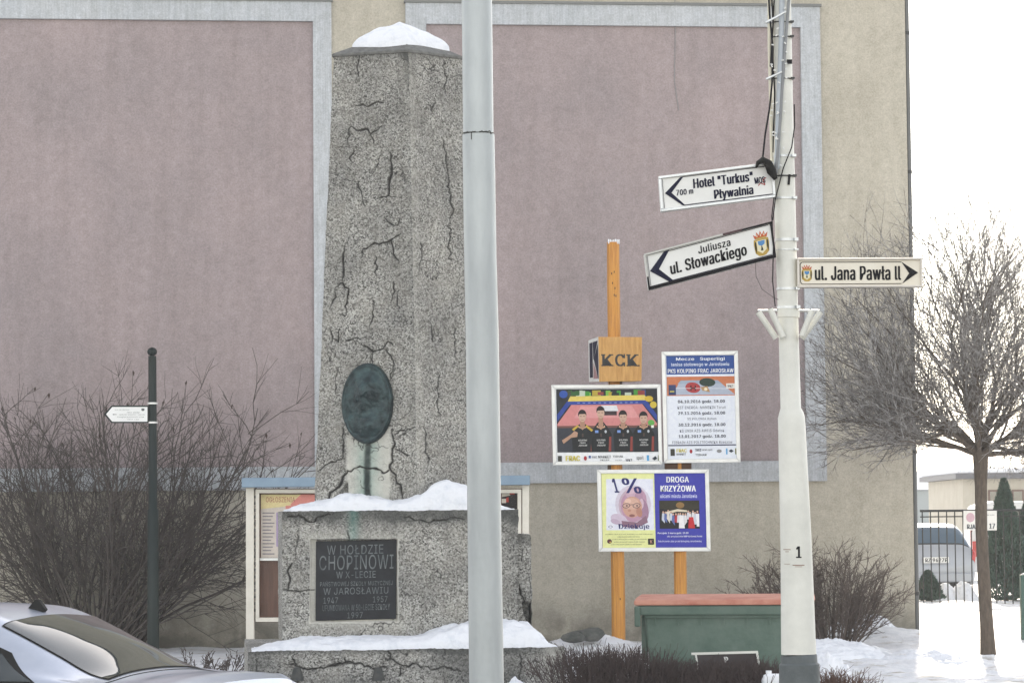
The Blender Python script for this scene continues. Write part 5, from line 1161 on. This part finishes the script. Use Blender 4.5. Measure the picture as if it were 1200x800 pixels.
# ---------------------------------------------------------------- cars
def catmull(xk, yk, x):
    xk = np.array(xk, float); yk = np.array(yk, float); sl_ = np.gradient(yk, xk, axis=0)
    i_ = np.clip(np.searchsorted(xk, x) - 1, 0, len(xk) - 2); h = xk[i_ + 1] - xk[i_]; t = (x - xk[i_]) / h
    h00 = 2 * t ** 3 - 3 * t ** 2 + 1; h10 = t ** 3 - 2 * t ** 2 + t; h01 = -2 * t ** 3 + 3 * t ** 2; h11 = t ** 3 - t ** 2
    sh = (slice(None),) + (None,) * (yk.ndim - 1)
    return h00[sh] * yk[i_] + (h10 * h)[sh] * sl_[i_] + h01[sh] * yk[i_ + 1] + (h11 * h)[sh] * sl_[i_ + 1]
SEDAN = [ # x, half width, belt z, roof-edge (y, z), top z
 (-2.28, .60, .52, .45, .56, .58), (-2.20, .74, .62, .55, .68, .70), (-1.9, .82, .74, .60, .80, .83), (-1.4, .85, .82, .62, .90, .93), (-1.05, .865, .87, .63, .95, .98),
 (-.75, .87, .90, .62, 1.10, 1.14), (-.35, .87, .92, .58, 1.30, 1.34), (0, .87, .93, .565, 1.375, 1.415), (.45, .87, .94, .56, 1.385, 1.425), (.85, .87, .95, .56, 1.345, 1.385), (1.05, .87, .955, .57, 1.262, 1.325),
 (1.35, .865, .965, .59, 1.125, 1.205), (1.62, .86, .965, .62, 1.01, 1.075), (1.78, .85, .955, .62, .985, 1.015), (2.04, .83, .95, .60, .985, 1.015), (2.20, .80, .92, .58, .965, .99), (2.30, .76, .80, .55, .86, .87), (2.34, .70, .60, .5, .62, .62)]
VAN = [(a, b, c_ * .93, d_, e * .93, f * .93) for a, b, c_, d_, e, f in [(-2.2, .62, .55, .45, .60, .62), (-2.1, .76, .68, .55, .75, .77), (-1.7, .83, .85, .62, .93, .96), (-1.25, .85, .93, .64, 1.05, 1.09), (-.7, .86, .97, .62, 1.38, 1.42), (0, .865, .98, .60, 1.50, 1.55), (.8, .865, .99, .60, 1.51, 1.56), (1.5, .86, 1.0, .58, 1.47, 1.52), (1.78, .855, .99, .57, 1.38, 1.43), (1.95, .85, .97, .56, 1.2, 1.22), (2.05, .84, .93, .56, 1.0, 1.01), (2.11, .83, .82, .55, .84, .85), (2.13, .80, .65, .5, .66, .66)]]
def car_surface(tab):
    t = np.array(tab)
    def S(x, v):
        x = np.asarray(x, float); v = np.asarray(v, float); r_ = catmull(t[:, 0], t[:, 1:], x); hw, bz, ry, rz_, tz = r_.T
        o_ = np.ones_like(hw)
        cy = np.stack([0 * o_, hw * .85, hw * .97, hw * 1.0, hw * 1.0, hw * .975, (hw * .975 + ry) / 2 + .02, ry, ry * .55, 0 * o_], -1)
        cz = np.stack([.18 * o_, .18 * o_, .27 * o_, np.minimum(.5, bz * .75), np.minimum(.72, bz * .88), bz, (bz + rz_) / 2 + .005, rz_, tz - (tz - rz_) * .25, tz], -1)
        k_ = np.arange(10.); out_ = []
        sgn = np.sign(v); sgn = np.where(sgn == 0, 1, sgn); va = 9 - np.abs(v)            # v: 0 at top centre, +-9 at bottom centre
        CY = np.zeros_like(x); CZ = np.zeros_like(x)
        i_ = np.clip(np.floor(va).astype(int), 0, 8); tt = va - i_; N_ = np.arange(len(x))
        def g_(c_, j): 
            jj = np.clip(j, -1, 10); m1 = jj < 0; m2 = jj > 9; val = c_[N_, np.clip(jj, 0, 9)]
            if c_ is cy: val = np.where(m1, -c_[N_, 1], np.where(m2, -c_[N_, 8], val))
            else: val = np.where(m1, c_[N_, 1], np.where(m2, c_[N_, 8], val))
            return val
        for nm, c_ in (('y', cy), ('z', cz)):
            p0, p1, p2, p3 = g_(c_, i_ - 1), g_(c_, i_), g_(c_, i_ + 1), g_(c_, i_ + 2)
            val = .5 * ((2 * p1) + (-p0 + p2) * tt + (2 * p0 - 5 * p1 + 4 * p2 - p3) * tt ** 2 + (-p0 + 3 * p1 - 3 * p2 + p3) * tt ** 3)
            if nm == 'y': CY = val * sgn
            else: CZ = val
        return np.stack([x, CY, CZ], -1)
    return S
def car(name, label, tab, loc, yaw, paint, side_windows, rear_win, front_win, plate_txt, rearlamp, seam_x=None, antenna=None):
    o = thing(name, label, 'car', loc); S = car_surface(tab); cs, sn = math.cos(yaw), math.sin(yaw); loc = np.array(loc, float)
    Rz = np.array([[cs, sn, 0], [-sn, cs, 0], [0, 0, 1]])          # rows: car x (rearwards), car y, z
    def tw(p_): return loc + p_ @ np.array([[cs, -sn, 0], [sn, cs, 0], [0, 0, 1.]])
    x0, x1 = tab[0][0], tab[-1][0]
    u = np.linspace(x0, x1, 120); v = np.linspace(-9, 9, 97); U, V = np.meshgrid(u, v); Pn = S(U.ravel(), V.ravel()); i_ = np.arange(U.size).reshape(U.shape)
    q = np.stack([i_[:-1, :-1], i_[:-1, 1:], i_[1:, 1:], i_[1:, :-1]], -1).reshape(-1, 4)
    # end caps: fan rows pulled to the end
    ends = []
    nV = len(Pn); capv = []; capf = []
    for col, xe in ((0, x0 - .03), (-1, x1 + .02)):
        ringi = i_[:, col]; c_ = Pn[ringi].mean(0); inner = Pn[ringi] * .5 + c_ * .5; inner[:, 0] = xe; b_ = nV + sum(len(a) for a in capv); capv.append(inner); capv.append(np.array([[xe, 0, c_[2]]]))
        n_ = len(ringi)
        for k_ in range(n_ - 1): capf.append((ringi[k_], ringi[k_ + 1], b_ + k_ + 1, b_ + k_)); capf.append((b_ + k_, b_ + k_ + 1, b_ + n_, b_ + n_))
    Va = np.concatenate([Pn] + capv)
    me = M(); me.add(tw(Va), [tuple(f) for f in q.tolist()] + [tuple(int(a) for a in (f if f[2] != f[3] else f[:3])) for f in capf])
    body = obj('body', me, paint, o, smooth=True)
    def patch(nm, poly, off, mt, par, n=26, smooth=True):
        """polygon in (x, v) surface parameters, laid off mm above the body; poly = 4 edges lists for Coons-like fill"""
        (a, b, c_, d_) = [np.array(p_, float) for p_ in poly]
        s_, t_ = np.meshgrid(np.linspace(0, 1, n), np.linspace(0, 1, n)); Q_ = (1 - s_)[..., None] * (1 - t_)[..., None] * a + s_[..., None] * (1 - t_)[..., None] * b + (s_ * t_)[..., None] * c_ + ((1 - s_) * t_)[..., None] * d_
        # rounded corners: squircle remap
        X_, V_ = Q_[..., 0].ravel(), Q_[..., 1].ravel(); P0 = S(X_, V_); e = 1e-3
        Nn = np.cross(S(X_ + e, V_) - P0, S(X_, V_ + e) - P0); Nn /= np.linalg.norm(Nn, axis=1)[:, None] + 1e-9
        cc = np.array([0, 0, .7]); fl = np.sign(((P0 - cc) * Nn).sum(1)); Nn *= fl[:, None]
        P1 = P0 + Nn * off; ii = np.arange(n * n).reshape(n, n)
        return np_mesh(nm, tw(P1), np.stack([ii[:-1, :-1], ii[:-1, 1:], ii[1:, 1:], ii[1:, :-1]], -1).reshape(-1, 4), mt, par)
    def grow(poly, g1, g2):
        c_ = np.mean(np.array(poly), 0); return [(p_[0] + math.copysign(g1, p_[0] - c_[0]), p_[1] + math.copysign(g2, p_[1] - c_[1])) for p_ in poly]
    for nm, poly in [('rear_window', rear_win), ('windscreen', front_win)]:
        s_ = patch('window_seal', grow(poly, .012, .05), .003, RUBBER, body); patch(nm, poly, .007, GLASSD if tab is SEDAN else GLASSB, body)
    for sd in (1, -1):
        for poly in side_windows:
            pl = [(a, b * sd) for a, b in poly]; patch('window_seal', grow(pl, .05, .16), .003, RUBBER, body); patch('side_window', pl, .007, GLASSD, body)
        for xw in (-1.38, 1.25):
            wy = .80 * sd; m = M(); 
            def L(p_): return tw(np.array([p_]))[0]
            m.tube([L((xw, wy - .10 * sd, .32)), L((xw, wy - .02 * sd, .32)), L((xw, wy + .045 * sd, .32)), L((xw, wy + .065 * sd, .32))], [.31, .315, .31, .28], 28); ty = obj('wheel', m, RUBBER, o, autosmooth=40)
            m = M(); m.tube([L((xw, wy + .066 * sd, .32)), L((xw, wy + .075 * sd, .32))], [.21, .20], 28)
            obj('rim', m, ALU, ty)
            m = M()
            for k_ in range(5):
                a = k_ * 2 * math.pi / 5; m.tube([L((xw + math.cos(a) * .07, wy + .08 * sd, .32 + math.sin(a) * .07)), L((xw + math.cos(a) * .2, wy + .078 * sd, .32 + math.sin(a) * .2))], .022, 6)
            pieces('spoke', m, GALV, ty)
            m = M(); rr_ = []
            for k_ in range(19): a = math.pi * k_ / 18; rr_.append(L((xw + math.cos(a) * .37, wy + .075 * sd, .30 + math.sin(a) * .37)))
            m.tube(rr_, .03, 6); obj('wheel_arch', m, RUBBER, body, smooth=True)
        m = M(); 
        (lx0, lv0, lx1, lv1) = rearlamp; patch('tail_lamp', [(lx0, lv0 * sd), (lx1, lv0 * sd), (lx1, lv1 * sd), (lx0, lv1 * sd)], .012, REDL, body)
    # bumper and plate at the rear
    def L(p_): return tw(np.array([p_], float))[0]
    xe = x1 + .03; m = M(); m.prism([(-.78, .24), (-.82, .44), (.82, .44), (.78, .24)], xe - .12, xe + .05, lambda a, b, c_: L((c_, a, b))); obj('bumper', m, paint, o, bevel=.03); m = M(); m.box((-.72, .12, xe - .3), (.72, .245, xe), lambda a, b, c_: L((c_, a, b))); obj('lower_valance', m, RUBBER, o)
    zc_ = .62 if tab is SEDAN else .70
    m = M(); m.box((-.27, zc_ - .06, 0), (.27, zc_ + .06, .02), lambda a, b, c_: L((xe + .02 + c_, a, b))); pt_ = obj('number_plate', m, PLATE, o)
    if plate_txt:
        m = M(); text(m, plate_txt, lambda a, b, d_=0: L((xe + .043, a, b)), -.22, zc_ + .04, .24, zc_ - .04, 0, bold=.02); obj('lettering', m, BLK, pt_)
    if antenna:
        ax_, av = antenna; b_ = S(np.array([ax_]), np.array([av]))[0]; m = M()
        m.prism([(0, -.02), (.13, -.02), (.15, .0), (.10, .062), (.075, .062)], -.018, .018, lambda a, b, c_: L((b_[0] - .07 + a, b_[1] + c_, b_[2] + b))); obj('roof_antenna', m, RUBBER, o, bevel=.004)
    for xx in (seam_x or []):
        v = np.linspace(-3.0, 3.0, 30); Pp = S(np.full(30, xx), v); m = M(); m.tube(list(tw(Pp + (0, 0, .001))), .0035, 5); obj('panel_gap', m, RUBBER, body)
    m = M(); m.box((-1.0, -.5, .35), (1.6, .5, .42), lambda a, b, c_: L((a, b, c_))); obj('floor_pan', m, RUBBER, o)
    return o
# v: 0 = roof centre line, +-2 roof edge, +-3 mid pillar, +-4 belt
car('parked_car', 'silver saloon car in the bottom left corner seen from its rear quarter', SEDAN, (-3.72, 18.25, -.205), math.radians(23), SILVER,
    [[(-.62, 3.7), (.05, 3.7), (.05, 2.45), (-.22, 2.45)], [(.13, 3.75), (1.34, 3.8), (1.06, 2.8), (.13, 2.45)]],
    [(.97, 1.93), (1.70, 1.80), (1.70, -1.80), (.97, -1.93)], [(-1.0, 1.85), (-.40, 1.85), (-.40, -1.85), (-1.0, -1.85)], '', (1.98, 4.0, 2.16, 5.4), seam_x=[1.74], antenna=(.84, -.0))
Yv = 60.0; vx_ = P(1090, 690, Yv)
car('parked_car', 'pale silver family car seen from behind beyond the black railings', VAN, (vx_[0] - .0, Yv + 2.1, .12), math.radians(87), mat('pale_silver_paint', (.34, .36, .39), .4, metal=.3, coat=.3),
    [[(-.8, 3.7), (0, 3.7), (0, 2.4), (-.5, 2.4)], [(.1, 3.7), (.8, 3.7), (.8, 2.4), (.1, 2.4)], [(.9, 3.7), (1.45, 3.7), (1.4, 2.5), (.9, 2.4)]],
    [(1.0, 2.0), (2.00, 3.1), (2.00, -3.1), (1.0, -2.0)], [(-1.15, 1.85), (-.72, 1.85), (-.72, -1.85), (-1.15, -1.85)], 'RZ 9627P', (2.03, 3.6, 2.12, 4.9))

# ---------------------------------------------------------------- railings and everything beyond
Yr = 49.5
fx0 = P(1072, 650, Yr)[0]; fx1 = fx0 + 9.0
fe = thing('railing_fence', 'black iron railing fence with thin upright bars to the right of the building', 'fence', (fx0, Yr, float(gz(fx0 + 1, Yr))))
zt1 = P(1120, 598, Yr)[2]; g0 = float(gz(fx0 + 1, Yr))
m = M(); m.tube([(fx0, Yr, g0 - .1), (fx0, Yr, zt1 + 1.15 * 0 + .03)], .05, 4); obj('post', m, IRON, fe)
m = M(); m.tube([(fx0 + .1, Yr, zt1), (fx1, Yr, zt1)], .02, 4); obj('top_rail', m, IRON, fe)
m = M(); m.tube([(fx0 + .1, Yr, zt1 - .10), (fx1, Yr, zt1 - .10)], .010, 4); obj('mid_rail', m, IRON, fe)
m = M(); bxx = fx0 + .14; m.tube([(bxx, Yr, g0 - .05), (bxx, Yr, zt1 + .0)], .011, 5); bar = obj('bar', m, IRON, fe)
for k_ in range(1, 60):
    b = bar.copy(); C.objects.link(b); b.parent = fe; b.location = (k_ * .138, 0, 0)
m = M(); m.tube([(fx0 + 4.6, Yr, g0 - .1), (fx0 + 4.6, Yr, zt1 + .03)], .045, 4); obj('post', m, IRON, fe)
ns = thing('notice_sign', 'white notice with faded round symbol and letters fixed to the railings behind the tree trunk', 'sign', P(1148, 610, Yr - .05))
Xn = frame_px((1129, 598), (1168, 598), (1129, 621.5), Yr - .04); m = M(); m.box((0, 0, 0), (39, 23, .01), Xn); nb = obj('plate', m, WHITE2, ns)
m = M(); text(m, 'RJA', Xn, 4, 16, 14, 21.5, .013, bold=.03); text(m, '17', Xn, 30, 15, 37, 21, .013, bold=.03); text(m, 'zakaz wjazdu', Xn, 26, 4, 36, 6, .013); obj('lettering', m, ink('505860'), nb)
m = M(); m.flat([(8 + 5 * math.cos(t), 8 + 5.5 * math.sin(t)) for t in np.linspace(0, 2 * math.pi, 18)[:-1]], .013, Xn); obj('symbol', m, ink('c8a8b4'), nb)
# conifers
def conifer(label, px, Y, top_px, r, seed, name='thuja', n=9000, grp=None):
    rng = np.random.default_rng(seed); x = P(px, 650, Y)[0]; z0 = float(gz(x, Y)); H = P(px, top_px, Y)[2] - z0
    o = thing(name, label, 'conifer', (x, Y, z0), grp); m = M(); m.tube([(x, Y, z0 - .05), (x, Y, z0 + H * .9)], [.05, .01], 6); obj('trunk', m, BARK, o)
    t = rng.random(n) ** .8; rad = r * np.clip((1 - t) ** .75 * 1.05, .02, 1) * np.clip(t * 9 + .35, 0, 1); a = rng.uniform(0, 2 * math.pi, n); rr_ = rad * (.72 + .28 * rng.random(n)) * (1 + .12 * np.sin(a * 5 + t * 30))
    c_ = np.stack([x + np.cos(a) * rr_, Y + np.sin(a) * rr_, z0 + t * H], -1); s_ = .045
    d1 = np.stack([np.cos(a) * .5, np.sin(a) * .5, np.ones(n)], -1) + rng.normal(size=(n, 3)) * .35; d1 /= np.linalg.norm(d1, axis=1)[:, None]; d2 = np.cross(d1, rng.normal(size=(n, 3))); d2 /= np.linalg.norm(d2, axis=1)[:, None]
    V = np.stack([c_ - d2 * s_ * .4, c_ + d1 * s_ * .2 + d2 * s_ * .35, c_ + d1 * s_ * 1.6, c_ - d2 * s_ * .35 + d1 * s_ * .6], 1).reshape(-1, 3); Q = np.arange(4 * n).reshape(-1, 4)
    np_mesh('crown', V, Q, CONIF, o, smooth=False); return o
conifer('tall narrow conifer just right of the tree trunk behind the railings', 1178, 51.5, 563, .45, 61, n=14000)
conifer('second conifer column at the right edge of the photo', 1206, 51.8, 585, .42, 63, n=9000)
conifer('small dark evergreen shrub at the foot of the railings by the building corner', 1087, 50.2, 671, .26, 65, 'evergreen_shrub', 4000)
for px, Y, rx, h, s_ in ((1108, 51.0, .26, .24, 71), (1128, 51.0, .30, .28, 73), (1085, 50.9, .5, .10, 75)):
    c = gc(px, Y); heap('snow_heap', {71: 'snow lump behind the railings beside the small evergreen', 73: 'larger rounded snow lump behind the railings left of the trunk', 75: 'low snow bank along the railings near the building corner'}[s_], c, rx, .4, h, s_)
# red body of another vehicle glimpsed between the bars
rc = thing('parked_van', 'red and white vehicle mostly hidden behind the tree trunk and railings', 'van', (P(1157, 690, 66)[0], 66, .2))
xq = P(1141, 690, 66)[0]
m = M(); m.prism([(0, .25), (0, 1.15), (.15, 1.75), (.5, 1.85), (3.2, 1.85), (3.6, 1.2), (4.3, 1.0), (4.35, .3)], 66, 67.6, lambda a, b, c_: np.array([xq + a, c_, .2 + b])); bd_ = obj('body', m, mat('white_van_paint', (.6, .6, .6), .4, coat=.4), rc, bevel=.06)
m = M(); m.box((xq - .012, 66.1, 1.0), (xq + .14, 66.35, 1.75)); m.box((xq - .01, 65.985, .8), (xq + .3, 66.1, 1.15)); obj('tail_lamp', m, REDL, bd_)
m = M(); m.box((xq + .6, 65.985, 1.35), (xq + 1.6, 66.02, 1.85)); m.box((xq + 1.8, 65.985, 1.35), (xq + 2.9, 66.02, 1.85)); obj('side_window', m, GLASSD, bd_)
for a in (.8, 3.4):
    for c_ in (66.02, 67.5): m = M(); m.tube([(xq + a, c_, .52), (xq + a, c_ + .16, .52)], .32, 20); obj('wheel', m, RUBBER, rc)
# cream outbuilding
Yo = 84.0
xo = P(1129, 600, Yo)[0]; zo = P(1129, 561, Yo)[2]
ou = thing('outbuilding', 'low cream outbuilding with snowy flat roof beyond the conifer', 'building', (xo, Yo, .2))
m = M(); m.box((xo, Yo, .1), (xo + 14, Yo + 7, zo)); obj('wall', m, mat('cream_plaster', (.46, .42, .34), .9, (.52, .48, .40), 2), ou)
m = M(); m.box((xo - .25, Yo - .3, zo + .003), (xo + 14.2, Yo + 7.2, zo + .15)); rf = obj('roof', m, mat('roof_sheet', (.12, .12, .13), .6), ou)
m = M(); m.box((xo - .2, Yo - .25, zo + .152), (xo + 14.1, Yo + 7.1, zo + .3)); obj('roof_snow', m, SNOW, rf, bevel=.05)
for xw in (.72, 1.3 + .1, 2.9, 4.5, 6.1): 
    m = M(); m.box((xo + xw, Yo - .05, zo - 1.1), (xo + xw + .35, Yo - .01, zo - .32)); wn = obj('window', m, mat('brown_frame', (.14, .08, .06), .6), ou)
    m = M(); m.box((xo + xw + .05, Yo - .058, zo - 1.05), (xo + xw + .30, Yo - .052, zo - .37)); obj('pane', m, GLASSD, wn)
# far hall with a snowy roof, left of it
Yq = 120.0; xh = P(1040, 600, Yq)[0]; zq = P(1090, 574, Yq)[2]
fh = thing('far_hall', 'distant low hall with broad snow covered roof seen past the building corner', 'building', (xh, Yq, .2))
m = M(); m.box((xh, Yq, 0), (xh + 2.35, Yq + 8, zq)); obj('wall', m, mat('grey_hall', (.3, .33, .33), .9), fh)
m = M(); m.prism([(xh - .3, 0), (xh + 2.6, 0), (xh + 2.2, .72), (xh, .8)], Yq - .4, Yq + 8.4, lambda a, b, c_: np.array([a, c_, zq + .01 + b])); obj('roof_snow', m, SNOW, fh, bevel=.05)
# distant trees
def fartree(label, px, Y, top_px, w_, seed, n=2600):
    rng = np.random.default_rng(seed); x = P(px, 600, Y)[0]; H = P(px, top_px, Y)[2]; o = thing('distant_tree', label, 'tree', (x, Y, 0), 'distant trees beyond the yard')
    m = M(); m.tube([(x, Y, -.1), (x, Y, H * .6)], [.2, .06], 6); obj('trunk', m, BARK, o)
    d_ = rng.normal(size=(n, 3)); d_ /= np.linalg.norm(d_, axis=1)[:, None]; rr_ = rng.random(n) ** .45; c_ = np.array([x, Y, H * .62]) + d_ * rr_[:, None] * np.array([w_, w_, H * .40]) * (1 + .22 * fbm(d_ * 2.5 + seed, 3, seed))[:, None]; s_ = .28
    a = rng.normal(size=(n, 3)); b = rng.normal(size=(n, 3)); a /= np.linalg.norm(a, axis=1)[:, None]; b /= np.linalg.norm(b, axis=1)[:, None]
    V = np.stack([c_, c_ + a * s_, c_ + (a + b) * s_ * .8, c_ + b * s_ * .5], 1).reshape(-1, 3); np_mesh('crown', V, np.arange(4 * n).reshape(-1, 4), mat('distant_foliage', (.06, .075, .06), .9, (.09, .10, .08), 3), o, smooth=False)
for i_, (px, Y, tpx, w_, lb) in enumerate(((1078, 150, 566, 1.6, 'distant hazy tree beside the building corner'), (1104, 140, 556, 1.5, 'distant hazy tree above the snowy hall roof'), (1122, 160, 562, 1.6, 'distant hazy tree touching the outbuilding edge'), (1096, 170, 575, 2.4, 'distant low hazy tree behind the hall'), (1150, 200, 548, 3.2, 'distant broad tree behind the outbuilding, behind the trunk'), (1185, 190, 552, 3.0, 'distant broad tree above the outbuilding roof'), (1225, 180, 545, 3, 'distant tree beyond the right edge'))):
    fartree(lb, px, Y, tpx, w_, 80 + i_)
# hills
xs_ = np.linspace(-400, 500, 120); hz = 6 + 5 * (fbm(np.stack([xs_ * .006, xs_ * 0, xs_ * 0], -1), 3, 4) + .5)
m = M(); n_ = len(xs_)
m.add([(x, 640, -1) for x in xs_] + [(x, 720, h) for x, h in zip(xs_, hz)] + [(x, 900, -1) for x in xs_], [(i_, i_ + 1, n_ + i_ + 1, n_ + i_) for i_ in range(n_ - 1)] + [(n_ + i_, n_ + i_ + 1, 2 * n_ + i_ + 1, 2 * n_ + i_) for i_ in range(n_ - 1)])
tag(obj('hills', m, mat('wooded_hill', (.08, .09, .085), .9, (.3, .32, .34), .05), smooth=True), kind='structure')
# green box post at the right edge
gp = P(1197, 700, 39.5); zg = P(1197, 673, 39.5)[2]
gt = thing('green_post', 'short dark green metal post at the right edge with snow on top', 'bollard', (gp[0] + .07, 39.5, 0))
m = M(); m.box((gp[0], 39.5, -.05), (gp[0] + .14, 39.64, zg)); obj('post', m, mat('green_metal', (.03, .09, .07), .5), gt, bevel=.01)
m = M(); m.ball((gp[0] + .07, 39.57, zg), (.06, .06, .025), 6); obj('post_snow', m, SNOW, gt, smooth=True)

# ---------------------------------------------------------------- winter haze
m = M(); m.box((-930, -65, -1.6), (930, 1520, 19.0))
hz_ = obj('haze', m, []); tag(hz_, kind='stuff')
hm = bpy.data.materials.new('haze_air'); hm.use_nodes = True; hn = hm.node_tree.nodes
hn.remove(hn['Principled BSDF']); vv = hn.new('ShaderNodeVolumePrincipled'); vv.inputs['Color'].default_value = (.93, .96, 1, 1); vv.inputs['Density'].default_value = .0010; vv.inputs['Anisotropy'].default_value = .2
hm.node_tree.links.new(vv.outputs[0], hn['Material Output'].inputs['Volume']); hz_.data.materials.append(hm)
